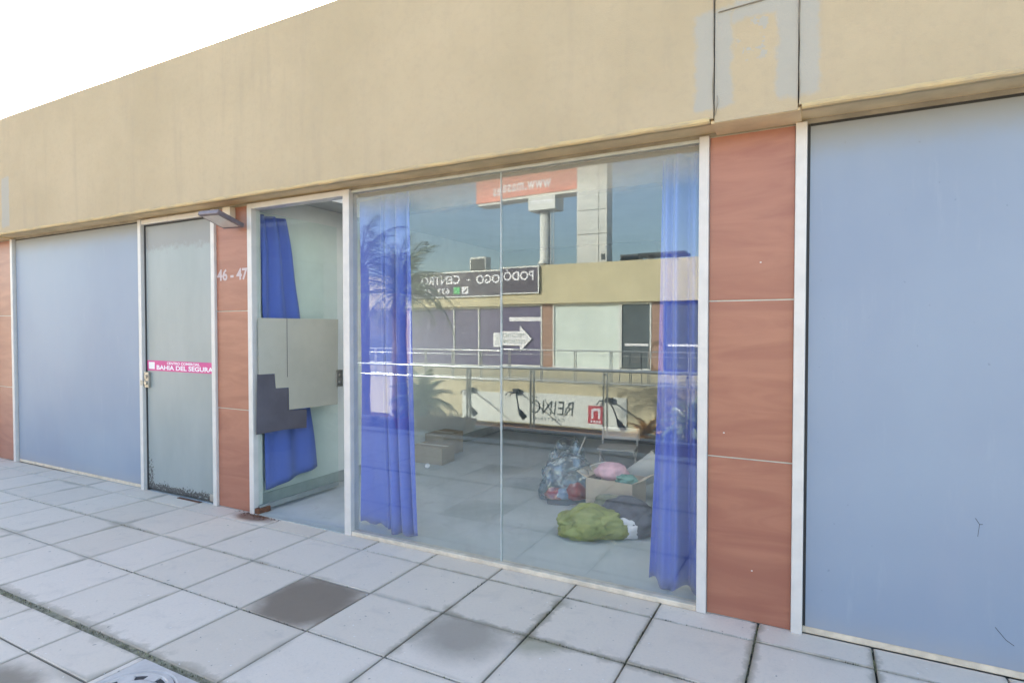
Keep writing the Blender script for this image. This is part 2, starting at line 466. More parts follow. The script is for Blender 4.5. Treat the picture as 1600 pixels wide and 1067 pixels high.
walk = MB().box(WX0, WX1, -4.72, -.0, -.45, -.024).build("walkway", M['mortar'])
tag(walk, kind='structure')
PITCH, GAP = .5275, .009
ROWS = [(-.21, 0.0), (-.712, -.21), (-1.213, -.712), (-1.735, -1.213), (-2.005, -1.763), (-2.53, -2.005), (-3.05, -2.53), (-3.57, -3.05)]
def jx(k): return .237 - k * PITCH
tile_mesh = {}
def tile_obj(x0, x1, y0, y1, mat_):
    w, d = round(x1 - x0, 4), round(y1 - y0, 4)
    key = (w, d, mat_.name)
    if key not in tile_mesh:
        bm = bmesh.new()
        c, t = .004, .024
        lo = [bm.verts.new(p) for p in ((-w/2, -d/2, -t), (w/2, -d/2, -t), (w/2, d/2, -t), (-w/2, d/2, -t))]
        md = [bm.verts.new(p) for p in ((-w/2, -d/2, -c), (w/2, -d/2, -c), (w/2, d/2, -c), (-w/2, d/2, -c))]
        tp = [bm.verts.new(p) for p in ((-w/2+c, -d/2+c, 0), (w/2-c, -d/2+c, 0), (w/2-c, d/2-c, 0), (-w/2+c, d/2-c, 0))]
        bm.faces.new(tp)
        for a, b_ in ((lo, md), (md, tp)):
            for i in range(4): bm.faces.new((a[i], a[(i+1) % 4], b_[(i+1) % 4], b_[i]))
        me = bpy.data.meshes.new("paving_slab"); bm.to_mesh(me); bm.free()
        me.materials.append(mat_)
        tile_mesh[key] = me
    o = bpy.data.objects.new("paving_slab", tile_mesh[key]); COL.objects.link(o)
    o.location = ((x0+x1)/2, (y0+y1)/2, random.uniform(-.0015, .0015))
    o.rotation_euler = (random.uniform(-.0014, .0014), random.uniform(-.0014, .0014), random.uniform(-.002, .002))
    o.parent = walk
    return o
far_slabs = MB()
MH = (-2.93, -2.40)        # slot of the manhole, in row 4
for ri, (y0, y1) in enumerate(ROWS):
    for k in range(-14, 36):
        x1, x0 = jx(k), jx(k + 1)
        a0, a1, b0, b1 = x0 + GAP/2, x1 - GAP/2, y0 + GAP/2, y1 - GAP/2
        if a0 < WX0 or a1 > WX1: continue
        if ri in (4, 5) and abs(x0 + 2.9280) < .02: continue      # manhole slot, filled below
        near = -11.3 < x0 and x1 < 1.4 and ri < 7
        if near:
            mt = M['tile']
            xc = (x0 + x1) / 2
            if ri == 2 and abs(xc + 2.664) < .1: mt = M['tile_brown']; 
            elif ri == 2 and abs(xc + 1.61) < .1: mt = M['tile_grey']
            elif ri == 5 and abs(xc + 3.19) < .1: mt = M['tile_damp']
            elif ri == 2 and abs(xc + 1.08) < .1: mt = M['tile_moss']
            elif ri == 0 and abs(xc + 4.247) < .1: mt = M['tile_rust']
            t = tile_obj(a0, a1, b0, b1, mt)
            if mt is M['tile_brown']: t['label'] = 'paving slab with a dark brown stain'
            elif mt is M['tile_grey']: t['label'] = 'paving slab with a grey water stain'
        else:
            far_slabs.box(a0, a1, b0, b1, -.024, random.uniform(-.001, .001))
# cut slabs round the manhole
for (x0, x1, y0, y1) in ((-2.93, -2.885, -2.53, -1.763), (-2.435, -2.40, -2.53, -1.763), (-2.885, -2.435, -2.53, -2.212)):
    tile_obj(x0 + GAP/2, x1 - GAP/2, y0 + GAP/2, y1 - GAP/2, M['tile'])
fs_ = far_slabs.build("outer_paving", M['tile'], walk); fs_['kind'] = 'stuff'

# moss in the wide joint and in a few ordinary joints
def clump_strip(name, segs, mats, n, hmax, parent):
    mb = MB()
    for (xa, ya, xb, yb, wdt, dens) in segs:
        Lg = math.hypot(xb - xa, yb - ya)
        for i in range(int(Lg * dens)):
            t = random.random(); x = xa + (xb - xa)*t; y = ya + (yb - ya)*t
            if noise.noise(Vector((x*1.9, y*1.9, 3.3))) < -.25: continue
            x += random.gauss(0, wdt*.42); y += random.gauss(0, wdt*.42)
            r = random.uniform(.003, .008); hh = random.uniform(.1, 1)**1.6 * hmax
            a = random.uniform(0, 6.28)
            pts = [(x + r*math.cos(a + q*2.094), y + r*math.sin(a + q*2.094), -.02) for q in range(3)] + [(x + random.uniform(-.5, .5)*r, y + random.uniform(-.5, .5)*r, -.008 + hh)]
            mb.add(pts, [(0, 1, 3), (1, 2, 3), (2, 0, 3)], random.randrange(len(mats)))
    o = mb.build(name, mats, parent); o['kind'] = 'stuff'
    return o
jm = MB().box(-14, 4, -1.7655, -1.7325, -.0235, -.0035).build("joint_mortar", plain("mossy_mortar", (.23, .21, .145), 1.0, .45, 16, 0, .6, .5, 60), walk)
segs = [(-11, -1.749, 1.4, -1.749, .016, 650)]
segs += [(jx(k), -.21, jx(k), -.71, .007, 260) for k in (1, 2, 3, 4)]
segs += [(jx(k), -.02, jx(k), -.2, .006, 240) for k in (-2, 0, 1, 3, 4, 5, 6)]
segs += [(-3, -.21, .8, -.21, .005, 160), (-2.6, -.712, -.3, -.712, .008, 330), (-4.1, -1.213, -1.0, -1.213, .005, 130), (-7.5, -.712, -3, -.712, .004, 90)]
clump_strip("joint_moss", segs, [M['moss'], M['moss_dark'], M['mortar']], 0, .016, walk)
# kerb strip and planting bed along the edge
tag(MB().box(WX0, WX1, -3.80, -3.575, -.3, .03).build("kerb", plain("pale_kerb_stone", (.55, .51, .45), .8, .15, 3, 0, .2), bevel=.008), kind='structure')
tag(MB().box(WX0, WX1, -4.62, -3.805, -.02, -.006).build("planting_soil", plain("dry_soil", (.17, .115, .075), 1, .4, 12, 0, .5)), kind='structure')
tag(MB().box(WX0, WX1, -4.79, -4.625, -.5, .02).build("walkway_edge", plain("edge_concrete", (.48, .45, .40), .85, .15, 3)), kind='structure')

# manhole cover
mh = empty("manhole_cover", (-2.66, -1.992, 0))
tag(mh, "square grey manhole cover with a slotted round lid beside the mossy joint", "manhole cover")
fr = MB(); c_out = .222
ringn = 40
def circle(r, z): return [(r*math.cos(2*math.pi*i/ringn), r*math.sin(2*math.pi*i/ringn), z) for i in range(ringn)]
def sq(r, z):
    out = []
    for i in range(ringn):
        a = 2*math.pi*i/ringn; c_, s_ = math.cos(a), math.sin(a); k = r/max(abs(c_), abs(s_)); out.append((c_*k, s_*k, z))
    return out
rings = [sq(c_out, -.024), sq(c_out, .001), circle(.205, .003), circle(.197, -.004), circle(.197, -.024)]
fr.add([p for r_ in rings for p in r_], [(i*ringn + k, i*ringn + (k+1) % ringn, (i+1)*ringn + (k+1) % ringn, (i+1)*ringn + k) for i in range(len(rings)-1) for k in range(ringn)])
M['iron'] = plain("cover_iron", (.56, .51, .47), .75, .12, 9, 0, .4)
fr.build("cover_frame", M['iron'], mh)
lid = MB()
rings = [circle(.192, -.022), circle(.192, .002), circle(.172, .005), circle(.168, -.001), circle(.128, -.001), circle(.124, .004), circle(.03, .004), circle(.001, .004)]
lid.add([p for r_ in rings for p in r_], [(i*ringn + k, i*ringn + (k+1) % ringn, (i+1)*ringn + (k+1) % ringn, (i+1)*ringn + k) for i in range(len(rings)-1) for k in range(ringn)])
for k in range(8):                                                       # webs between the slots
    a = k*math.pi/4 + .2
    lid.obox((.148*math.cos(a), .148*math.sin(a), .001), (.022*math.cos(a), .022*math.sin(a), 0), (-.03*math.sin(a), .03*math.cos(a), 0), (0, 0, .003))
lo = lid.build("lid", M['iron'], mh)
sl = MB()
for k in range(8):
    a0 = k*math.pi/4 + .2 + .23; a1 = a0 + .33
    pts = [(r_*math.cos(a), r_*math.sin(a), -.0002) for r_, aa in ((.160, (a0, (a0+a1)/2, a1)), (.136, (a1, (a0+a1)/2, a0))) for a in aa]
    sl.prism(pts, (0, 0, .0012))
sl.build("slots", M['gasket_and_gap_shade'], lo)['kind'] = 'stuff'

# =================================================================== OUR SHOP BUILDING
shop = empty("shop_building", (0, 0, 0))
tag(shop, "single storey cream shop row with wood panels, glass front and film covered windows", "building")
FY, FB, FT = -.22, 2.675, 3.97       # front of the fascia, its lower edge, its top
BX0, BX1, BD = -18.6, 8.2, 7.0
G2 = .006
def fascia_piece(x0, x1, name, y=FY, part=shop, seg=40, zlow=FB):
    mb = MB()
    n = max(1, int((x1 - x0) / .35)); zs = [zlow + .012, zlow + .07] + [zlow + .07 + (FT - zlow - .07)*i/5 for i in range(1, 6)]
    V = []
    for i in range(n + 1):
        x = x0 + (x1 - x0)*i/n
        for z in zs:
            V.append((x, y + .002*noise.noise(Vector((x*1.3, z*1.3, 0))), z + (.006*noise.noise(Vector((x*2.1, 7, 0))) + .004*noise.noise(Vector((x*7.3, 2, 0))) if z > FT - .001 else 0)))
    m_ = len(zs)
    mb.add(V, [(i*m_ + j, (i+1)*m_ + j, (i+1)*m_ + j+1, i*m_ + j+1) for i in range(n) for j in range(m_ - 1)])
    mb.box(x0, x1, y + .006, -.021, zlow + .012, FT)
    return mb.build(name, M['stucco'], part, bevel=0)
fascia_piece(BX0, -8.58, "fascia"); fascia_piece(-8.58 + G2, -8.1, "fascia", FY + .004)
fascia_piece(-8.1 + G2, -.512, "fascia")
ap = fascia_piece(-.512 + G2, -.112 - G2, "fascia", FY + .005, zlow=FB - .022)
ap['label'] = "fascia panel with grey plaster repairs and cracked joints over the wood pillar"
fascia_piece(-.112, BX1, "fascia")
MB().box(BX0, BX1, -.05, -.02, FB + .02, FT - .01).build("fascia_core", M['crack'], shop)
# hairline cracks along the panel joints: thin broken recess lines filled dark
ck = MB()
def crack(pts, w=.004):
    for (x0, z0), (x1, z1) in zip(pts[:-1], pts[1:]):
        a = max(.0008, (.55 + 1.3*noise.noise(Vector((x0*7, z0*9, 2.2)))) * w)
        ck.prism([(x0 - a/2, FY - .0035, z0), (x0 + a/2, FY - .0035, z0), (x1 + a/2, FY - .0035, z1), (x1 - a/2, FY - .0035, z1)], (0, .004, 0))
for xb in (-.512, -.112):
    z = FT; pts = []
    while z > FB + .02:
        pts.append((xb + .005*noise.noise(Vector((z*6, xb, 0))), z)); z -= .035
    crack(pts, .0045)
crack([(-.50, 2.70), (-.497, 2.73), (-.489, 2.76), (-.492, 2.80)], .003)
ck.prism([(-.49, FY - .0025, 3.222), (-.27, FY - .0025, 3.232), (-.27, FY - .0025, 3.237), (-.49, FY - .0025, 3.226)], (0, .004, 0))
ck.build("joint_cracks", M['crack'], shop)['kind'] = 'stuff'
# ragged drip edge under the fascia and the soffit
def lip(x0, x1, y, zb, name="drip_edge"):
    mb = MB(); n = int((x1 - x0)/.05); V = []
    prof = [(0, .02), (-.006, .018), (-.012, .008), (-.011, -.004), (-.002, -.012), (.018, -.010), (.05, -.004), (.06, .012)]
    for i in range(n + 1):
        x = x0 + (x1 - x0)*i/n
        j = noise.noise(Vector((x*9, y, 1.7)))*.004 + noise.noise(Vector((x*31, y, 4.7)))*.0025
        for (py, pz) in prof: V.append((x, y + py + j*.6, zb + pz + j))
    m_ = len(prof)
    mb.add(V, [(i*m_ + k, (i+1)*m_ + k, (i+1)*m_ + (k+1), i*m_ + k+1) for i in range(n) for k in range(m_ - 1)] + [list(range(m_)), [n*m_ + k for k in range(m_)][::-1]])
    mb.build(name, M['ochre'], shop, smooth=False)
for (a, b_) in ((BX0, -9.0), (-8.56, -.53), (-.10, BX1)): lip(a, b_, FY, FB)
MB().box(BX0, BX1, FY + .03, -.0, FB + .004, FB + .03).build("soffit", M['soffit'], shop)
for (a, b_) in ((-9.0, -8.56), (-.53, -.10)):             # solid blocks over the pillars
    MB().box(a + .004, b_ - .004, FY + .012, -.0, FB - .012, FB + .0035).build("pillar_head", M['soffit'], shop, bevel=.004)
# lintel strip behind the soffit line, colour darkened to paint the shadow gap
MB().box(BX0, BX1, .0, .10, 2.655, 2.72).build("lintel", plain("lintel_shadow_grey", (.30, .27, .21), .9, .2, 5), shop)
# roof, side and back walls
SKX0, SKX1, SKY0, SKY1 = -4.1, -.45, .42, 1.40          # made-up frosted roof opening, added to brighten the vacant shop
M['roof'] = plain("flat_roof_gravel", (.42, .40, .37), .95, .2, 6)
rf = MB().box(BX0, SKX0, 0.0, BD, 3.15, 3.35).box(SKX1, BX1, 0.0, BD, 3.15, 3.35).box(SKX0, SKX1, 0, SKY0, 3.15, 3.35).box(SKX0, SKX1, SKY1, BD, 3.15, 3.35).build("roof", M['roof'], shop)
sk = bpy.data.materials.new("added_frosted_rooflight"); sk.use_nodes = True
_n = sk.node_tree; _n.nodes.clear()
_o = _n.nodes.new("ShaderNodeOutputMaterial"); _t = _n.nodes.new("ShaderNodeBsdfTranslucent"); _t.inputs[0].default_value = (.90, .93, .92, 1)
_n.links.new(_t.outputs[0], _o.inputs[0])
rl = MB().add([(SKX0, SKY0, 3.40), (SKX1, SKY0, 3.40), (SKX1, SKY1, 3.40), (SKX0, SKY1, 3.40)], [(0, 1, 2, 3)]).build("added_rooflight", sk, rf)
kb = MB()
for (a, b_, c_, d_) in ((SKX0 - .05, SKX0, SKY0 - .05, SKY1 + .05), (SKX1, SKX1 + .05, SKY0 - .05, SKY1 + .05), (SKX0, SKX1, SKY0 - .05, SKY0), (SKX0, SKX1, SKY1, SKY1 + .05)): kb.box(a, b_, c_, d_, 2.85, 3.42)
kb.build("added_rooflight_kerb", M['ceiling'], rf)
MB().box(BX0, BX1, BD, BD + .2, -.4, 3.6).build("back_wall", M['stucco'], shop)
for x in (BX0, BX1 - .2): MB().box(x, x + .2, .12, BD - .002, -.4, 3.14).build("side_wall", M['stucco'], shop)
MB().box(BX0 + .201, BX1 - .201, .001, BD - .001, -.4, -.03).build("floor_slab", M['floor'], shop)
# inside of the vacant shop
IX0, IX1, IB, IC = -4.46, -.33, 4.6, 2.80
MB().box(IX0 - 3.0, IX1, .0, IB + .1, -.029, -.001).build("interior_floor", M['floor'], shop)
MB().box(IX0 - .1, SKX0, .11, IB + .1, IC, IC + .1).box(SKX1, IX1 + .12, .11, IB + .1, IC, IC + .1).box(SKX0, SKX1, .11, SKY0, IC, IC + .1).box(SKX0, SKX1, SKY1, IB + .1, IC, IC + .1).build("interior_ceiling", M['ceiling'], shop)
MB().box(-3.5, IX1 - .001, .29, .40, 2.515, IC - .001).build("added_bulkhead", plain("grey_added_bulkhead", (.36, .36, .34), .8, .06, 2), shop)  # beam added to hide the made-up roof opening from the camera
pw = MB().box(IX0 - .1, IX0, .12, IB, 0, IC - .002).build("partition_wall", M['white_wall'], shop)
MB().box(IX0, IX0 + .015, .13, IB - .02, 0, .11).build("skirting", M['alu_dull'], pw, bevel=.003)
pw2 = MB().box(IX1, IX1 + .1, .12, IB, 0, IC - .002).build("partition_wall", M['white_wall'], shop)
MB().box(IX0 + .001, IX1 - .001, IB, IB + .1, 0, IC - .002).build("rear_wall", plain("grey_green_rear_wall", (.125, .155, .175), .8, .08, 2), shop)

def post(x0, x1, y0=-.035, y1=.06, z1=2.66, name="frame_post"):
    return MB().box(x0, x1, y0, y1, 0.0, z1).build(name, M['alu'], shop, bevel=.004)
PY0 = -.035
for (a, b_) in ((-8.575, -8.525), (-5.965, -5.915), (-4.85, -4.80), (-4.36, -4.305), (-3.265, -3.2), (-.615, -.562), (-.132, -.078)):
    post(a, b_)
for (a, b_) in ((3.2, 3.255), (3.69, 3.745), (-9.065, -9.01), (-12.3, -12.245), (-12.79, -12.735), (7.2, 7.255), (-17.4, -17.345)):
    post(a, b_)

def pillar(x0, x1, panels=((0.004, .885), (.892, 1.748), (1.755, 2.652))):
    p = MB().box(x0 + .001, x1 - .001, -.0035, .10, 0, 2.655).build("wood_pillar", M['alu_dull'], shop)
    for (z0, z1) in panels:
        MB().box(x0 + .002, x1 - .002, -.0105 + random.uniform(-.0008, .0008), -.0040, z0, z1).build("wood_panel", M['wood'], p, bevel=.0015)
    return p
pil_l = pillar(-4.80, -4.36); pillar(-.562, -.132); pillar(-9.01, -8.575); pillar(3.255, 3.69); pillar(-12.735, -12.3)
nl = MB()
lettering(nl, "46 - 47", (-4.79, -.0122, 2.02), (1, 0, 0), (0, 0, 1), .405, .105, 0, .03)
nl.build("number_lettering", M['grey_print'], pil_l)
pin = MB()
for (x, z) in ((-.33, .28), (-.48, 1.02), (-.30, 1.95)): pin.box(x, x + .008, -.0135, -.009, z, z + .006)
pin.build("screws", M['alu'], shop)['kind'] = 'stuff'

def film_window(x0, x1, label=None):
    w = MB().box(x0, x1, .004, .05, .0, .035).build("film_window", M['sill'], shop, bevel=.004)
    MB().box(x0 + .014, x1 - .014, .0, .012, .037, 2.640).build("pane", M['film'], w)
    gk = MB().box(x0 + .001, x0 + .013, .004, .03, .037, 2.65).box(x1 - .013, x1 - .001, .004, .03, .037, 2.65).box(x0 + .014, x1 - .014, .006, .03, 2.641, 2.6545)  # top strip is black to stand in for the shadow gap there
    gk.build("gasket_and_gap_shade", M['gasket_and_gap_shade'], w)
    if label: w['label'] = label
    return w
film_window(-8.525, -5.965, "blue white film covered window left of the closed door")
fw = film_window(-.078, 3.2, "large blue film covered window right of the wood pillar")
scr = MB()
def scratch(pts, w=.0025):
    for (x0, z0), (x1, z1) in zip(pts[:-1], pts[1:]):
        d = Vector((x1 - x0, 0, z1 - z0)).normalized(); nrm = Vector((-d.z, 0, d.x))*w/2
        a, b_ = Vector((x0, -.0005, z0)), Vector((x1, -.0005, z1))
        scr.prism([a - nrm, a + nrm, b_ + nrm, b_ - nrm], (0, .001, 0))
scratch([(.640, .715), (.652, .695), (.657, .688)]); scratch([(.657, .688), (.668, .69)]); scratch([(.656, .688), (.653, .66), (.650, .63)], .0018)
scratch([(.72, .22), (.76, .17), (.79, .15)]);
scr.build("scratches", M['gasket_and_gap_shade'], fw)['kind'] = 'stuff'
film_window(3.745, 7.2); film_window(-12.245, -9.065); film_window(-17.345, -12.79)

# the closed door of the neighbouring shop
door = MB().box(-5.915, -4.85, -.028, .05, 2.612, 2.658).build("door", M['alu'], shop, bevel=.003)
door['label'] = "closed grey green door with a magenta sticker and peeling foot"
lf = MB().box(-5.893, -4.872, .004, .026, .018, 2.596).build("door_leaf", M['door_leaf'], door, bevel=.002)
MB().box(-5.914, -5.895, .0, .04, 0, 2.611).box(-4.870, -4.851, .0, .04, 0, 2.611).box(-5.893, -4.872, .002, .04, 2.598, 2.611).build("gasket_and_gap_shade", M['gasket_and_gap_shade'], door)
stk = MB().box(-5.888, -4.873, .0015, .0035, 1.186, 1.286)
stk.box(-5.862, -5.768, .0005, .0012, 1.203, 1.270, 1)
lettering(stk, "CENTRO COMERCIAL", (-5.57, .0008, 1.252), (1, 0, 0), (0, 0, 1), .50, .024, 1, .025)
lettering(stk, "BAHIA DEL SEGURA", (-5.735, .0008, 1.199), (1, 0, 0), (0, 0, 1), .855, .044, 1, .028)
stk.build("sticker", [M['magenta'], M['white_print']], door)
lk = MB().box(-5.905, -5.835, -.022, .003, 1.02, 1.17)
lk.tube([(-5.87, -.022, 1.128), (-5.87, -.032, 1.128)], .017, 12); lk.tube([(-5.87, -.022, 1.065), (-5.87, -.036, 1.065)], .02, 12)
lk.box(-5.945, -5.906, -.0375, -.0355, 1.04, 1.09)
lk.build("lock", M['steel'], door, bevel=.003)
MB().box(-4.94, -4.875, -.006, .003, .02, .085).build("floor_pivot", M['steel'], door, bevel=.003)
MB().box(-5.36, -5.03, -.05, -.02, .001, .006).build("loose_trim", M['rust'], door)

# the open glass door
od = MB().box(-4.305, -3.265, -.032, .06, 2.615, 2.66).build("door", M['alu'], shop, bevel=.003)
od['label'] = "open glass door swung into the vacant shop with papers taped on"
XL = -4.28
gl = MB().box(XL - .005, XL + .005, .0, .93, .03, 2.60).build("glass_leaf", M['door_glass'], od)
MB().box(XL - .012, XL + .012, .0, .93, .028, .07).build("bottom_rail", plain("leaf_bottom_rail", (.26, .29, .285), .5), od, bevel=.003)
def sheet(name, pts, x, mat_, d=.003):
    mb = MB(); mb.prism([(x, a, b_) for a, b_ in pts], (d, 0, 0)); return mb.build(name, mat_, od)
sheet("cardboard_sheet", [(.0, 1.69), (.0, 1.204), (.166, 1.20), (.176, 1.07), (.318, 1.064), (.322, .862), (.92, .845), (.935, 1.69)], XL + .008, M['grey_card'])
sheet("dark_paper", [(-.03, .69), (.26, .69), (.523, .668), (.526, .842), (.316, .857), (.312, 1.060), (.172, 1.066), (.162, 1.196), (-.012, 1.206)], XL + .0065, M['dark_card'])
sheet("tape", [(.30, 1.69), (.30, 1.16), (.306, 1.16), (.306, 1.69)], XL + .0112, M['dark_card'], .0006)
lk2 = MB().box(XL - .02, XL + .022, .90, .985, 1.02, 1.185)
lk2.tube([(XL + .02, .94, 1.06), (XL + .036, .94, 1.06)], .018, 12); lk2.tube([(XL + .02, .94, 1.135), (XL + .03, .94, 1.135)], .014, 12)
lk2.build("lock", M['steel'], od, bevel=.003)
MB().box(XL - .025, XL + .025, -.03, .10, .002, .052).build("rusty_pivot", M['rust'], od, bevel=.006)
# rust crust on the pavement under the pivot
rc = MB()
for i in range(420):
    a = random.uniform(0, 6.28); r_ = abs(random.gauss(0, .07))
    x = -4.25 + r_*1.5*math.cos(a) + .03; y = -.03 + r_*.45*math.sin(a)
    s = random.uniform(.002, .007)
    rc.add([(x - s, y - s, .0), (x + s, y - s*.6, .0), (x + s*.8, y + s, .0), (x - s*.7, y + s, .0), (x, y, random.uniform(.002, .006))], [(0, 1, 4), (1, 2, 4), (2, 3, 4), (3, 0, 4)])
rco = rc.build("rust_crust", M['rust'], od); rco['kind'] = 'stuff'
# doorway floor
MB().box(-4.30, -3.27, -.03, .05, .0, .006).build("threshold", M['alu_dull'], od)

# the big shop window: two panes butted with a silicone joint
sw = MB().box(-3.2, -.615, -.028, .045, 0.0, .032).build("display_window", M['sill'], shop, bevel=.005)
sw['label'] = "two pane clear display window of the vacant shop"
MB().box(-3.2, -.615, -.012, .04, 2.635, 2.6535).build("top_rail", M['alu_dull'], sw)
def pane(x0, x1, tilt, tip=0):
    cx = (x0 + x1)/2
    o = MB().box(x0 - cx, x1 - cx, -.005, .005, .034 - 1.33, 2.633 - 1.33).build("glass_pane", M['glass'], sw)
    o.location = (cx, .012, 1.33); o.rotation_euler = (tip, 0, tilt)
    return o
pane(-3.199, -1.900, R(-.05), R(-.06)); pane(-1.890, -.616, R(.05), R(.05))
MB().box(-1.8985, -1.8915, .004, .020, .034, 2.633).build("silicone_joint", plain("pale_silicone", (.44, .48, .48), .4), sw)

# =================================================================== THINGS ON OUR SIDE
# floodlight over the wood pillar
fl = empty("floodlight", (-4.585, -.009, 2.585))
tag(fl, "flat floodlight on a beige box at the top of the numbered wood pillar", "floodlight")
MB().box(-.05, .05, -.058, -.0, -.05, .065).build("junction_box", M['beige_box'], fl, bevel=.004)
MB().box(-.012, .012, -.11, -.059, -.03, -.01).build("bracket", M['lamp_dark'], fl, bevel=.002)
c = Vector((.12, -.19, -.073)); ax = Vector((.128, 0, -.004)); ay = Vector((.0, -.122, .040)); az = ax.cross(ay).normalized()*.018
if az.z < 0: az = -az
hb = MB().obox(c, ax, ay, az).build("housing", M['lamp_dark'], fl, bevel=.005)
MB().obox(c - az*1.05, ax*.78, ay*.76, az*.12).build("lens", M['lamp_lens'], fl)
rb = MB()
for k in range(7): rb.obox(c + az*1.3 + ax*(-.6 + .2*k), ax*.02, ay*.8, az*.3)
rb.build("cooling_fin", M['lamp_dark'], fl)

# curtains
def sheet_grid(fn, nu, nv):
    mb = MB()
    mb.add([fn(i/nu, j/nv) for i in range(nu + 1) for j in range(nv + 1)], [(i*(nv+1) + j, (i+1)*(nv+1) + j, (i+1)*(nv+1) + j+1, i*(nv+1) + j+1) for i in range(nu) for j in range(nv)])
    return mb
def cur_left(u, v):
    z = 2.63 - v*2.62
    xr = -2.765 + .085*v**1.3
    x = -3.345 + (xr + 3.345)*u
    flat = max(0, 1 - u/.48)
    w = max(0.0, (u - .42)/.58)
    ph = 3.6*(w**.85) + .10*math.sin(z*1.3)*w
    y = .235 - (.105*math.sqrt(abs(math.sin(math.pi*ph))) if w > 0 else 0)*min(1, w*5) + .022*math.sin(u*8 + z*.5)*flat**.5
    y += .010*noise.noise(Vector((x*5, z*1.4, 0)))
    if v > .99: z += .014*math.sin(u*27) + .018*max(0, u - .5)
    return (x + .010*math.sin(z*1.7 + u*4), y, max(.004, z))
o = sheet_grid(cur_left, 110, 40).build("curtain", M['curtain'], smooth=True, solid=.003)
tag(o, "blue floor length curtain with deep pleats behind the left pane beside the door", "curtain", "blue curtains of the vacant shop")
def cur_right(u, v):
    z = 2.63 - v*2.60
    xl = -.875 - .07*v; x = xl + (-.628 - xl)*u
    f = (u - .30)/.16
    y = .20 - .075*math.exp(-((u - .46)/.15)**2) + .03*math.sin(u*19 + .5*z) + .012*noise.noise(Vector((x*6, z*1.2, 5)))
    if v > .985: z += .03*math.sin(u*11 + 1) - .015
    return (x + .012*math.sin(z*1.3 + 3*u), y, max(.004, z))
o = sheet_grid(cur_right, 70, 40).build("curtain", M['curtain'], smooth=True, solid=.003)
tag(o, "narrow blue curtain with one broad fold at the right end of the display window", "curtain", "blue curtains of the vacant shop")
def cur_door(u, v):
    z = 2.60 - v*2.44 + v*.10*max(0, u - .15)
    yr = .38 + .375*v**.85; yl = .10 + .04*v
    y = yl + (yr - yl)*u
    x = -4.375 + .024*math.sin(u*15 + v*1.5)*(1 - .35*v) + .02*noise.noise(Vector((y*5, z*2, 9)))
    return (x, y, z)
o = sheet_grid(cur_door, 60, 40).build("curtain", M['curtain'], smooth=True, solid=.003)
tag(o, "blue curtain hanging skewed behind the open glass door and its taped papers", "curtain", "blue curtains of the vacant shop")

# things lying in the vacant shop
def blob(name, c, rad, seed, mat_, amp=.18, freq=3.2, sub=4, parent=None, flat=True, smooth=True, ridge=.0, rz=0):
    bm = bmesh.new()
    bmesh.ops.create_icosphere(bm, subdivisions=sub, radius=1)
    for v in bm.verts:
        d = v.co.normalized()
        n1 = noise.noise(d*freq*.5 + Vector((seed, 0, 0))); n2 = noise.noise(d*freq + Vector((0, seed, 0)))
        n3 = 1 - abs(noise.noise(d*freq*1.7 + Vector((seed, seed, 3))))*2
        k = 1 + amp*n1*1.3 + amp*.6*n2 + ridge*n3
        p = Vector((d.x*rad[0]*k, d.y*rad[1]*k, d.z*rad[2]*k))
        if flat: p.z = max(p.z, -rad[2]*.55)
        v.co = p
    me = bpy.data.meshes.new(name); bm.to_mesh(me); bm.free()
    me.materials.append(mat_)
    if smooth: me.polygons.foreach_set("use_smooth", [True]*len(me.polygons))
    o = bpy.data.objects.new(name, me); COL.objects.link(o)
    o.location = (c[0], c[1], c[2] + (rad[2]*.55 if flat else 0)); o.rotation_euler.z = rz
    if parent: o.parent = parent
    return o
M['green_bag'] = plain("yellow_green_bag", (.29, .31, .085), .5, .18, 4)
M['dark_bag'] = plain("dark_grey_cloth", (.10, .10, .12), .8, .25, 6)
M['olive'] = plain("olive_cloth", (.22, .23, .16), .8, .2, 6)
M['red_cloth'] = plain("red_packaging", (.55, .05, .045), .45, .25, 9)
M['pink'] = plain("pink_plastic", (.75, .45, .52), .45, .12, 9)
M['teal'] = plain("teal_cloth", (.14, .30, .26), .8, .2, 9)
M['carton'] = plain("pale_carton", (.58, .49, .38), .8, .06, 3)
M['brown_carton'] = plain("brown_carton", (.36, .31, .24), .85, .08, 3)
M['bucket'] = plain("grey_bucket_plastic", (.62, .63, .60), .4, .05, 3)

o = blob("bag", (-1.57, .88, 0), (.27, .19, .135), 1.3, M['green_bag'], .2, 3.2, 5, ridge=.08, rz=.45)
tag(o, "yellow green stuffed bag lying nearest the display window on the shop floor", "bag")
o = blob("bag", (-1.36, 1.12, 0), (.25, .20, .15), 4.1, M['dark_bag'], .2, 2.6, 5, ridge=.06, rz=-.3)
tag(o, "dark grey slumped bag between the green bag and the pale carton", "bag")
o = blob("folded_cloth", (-1.58, 1.33, 0), (.15, .10, .13), 2.2, M['olive'], .22, 3, 5, ridge=.05)
tag(o, "olive cloth heaped against the front of the pale carton", "cloth")
o = blob("bag", (-1.31, .98, 0), (.13, .10, .10), 8.4, M['white_print'], .2, 3.5, 4, ridge=.08, rz=.6)
tag(o, "small whitish bag at the right end of the yellow green bag", "bag")
bx = empty("carton", (-1.62, 1.63, 0), -.10)
tag(bx, "pale open carton in the middle of the pile of bags", "box")
cm = MB(); w, d, h, t = .22, .16, .27, .004
cm.box(-w, w, -d, -d + t, 0, h).box(-w, w, d - t, d, 0, h).box(-w, -w + t, -d + t, d - t, 0, h).box(w - t, w, -d + t, d - t, 0, h).box(-w + t, w - t, -d + t, d - t, 0, t)
cm.build("carton_body", M['carton'], bx)
for s in (-1, 1):
    MB().obox((s*(w + .045), 0, h + .02), (.05, 0, .025*s), (0, d*.97, 0), (0, 0, .002)).build("flap", M['carton'], bx)
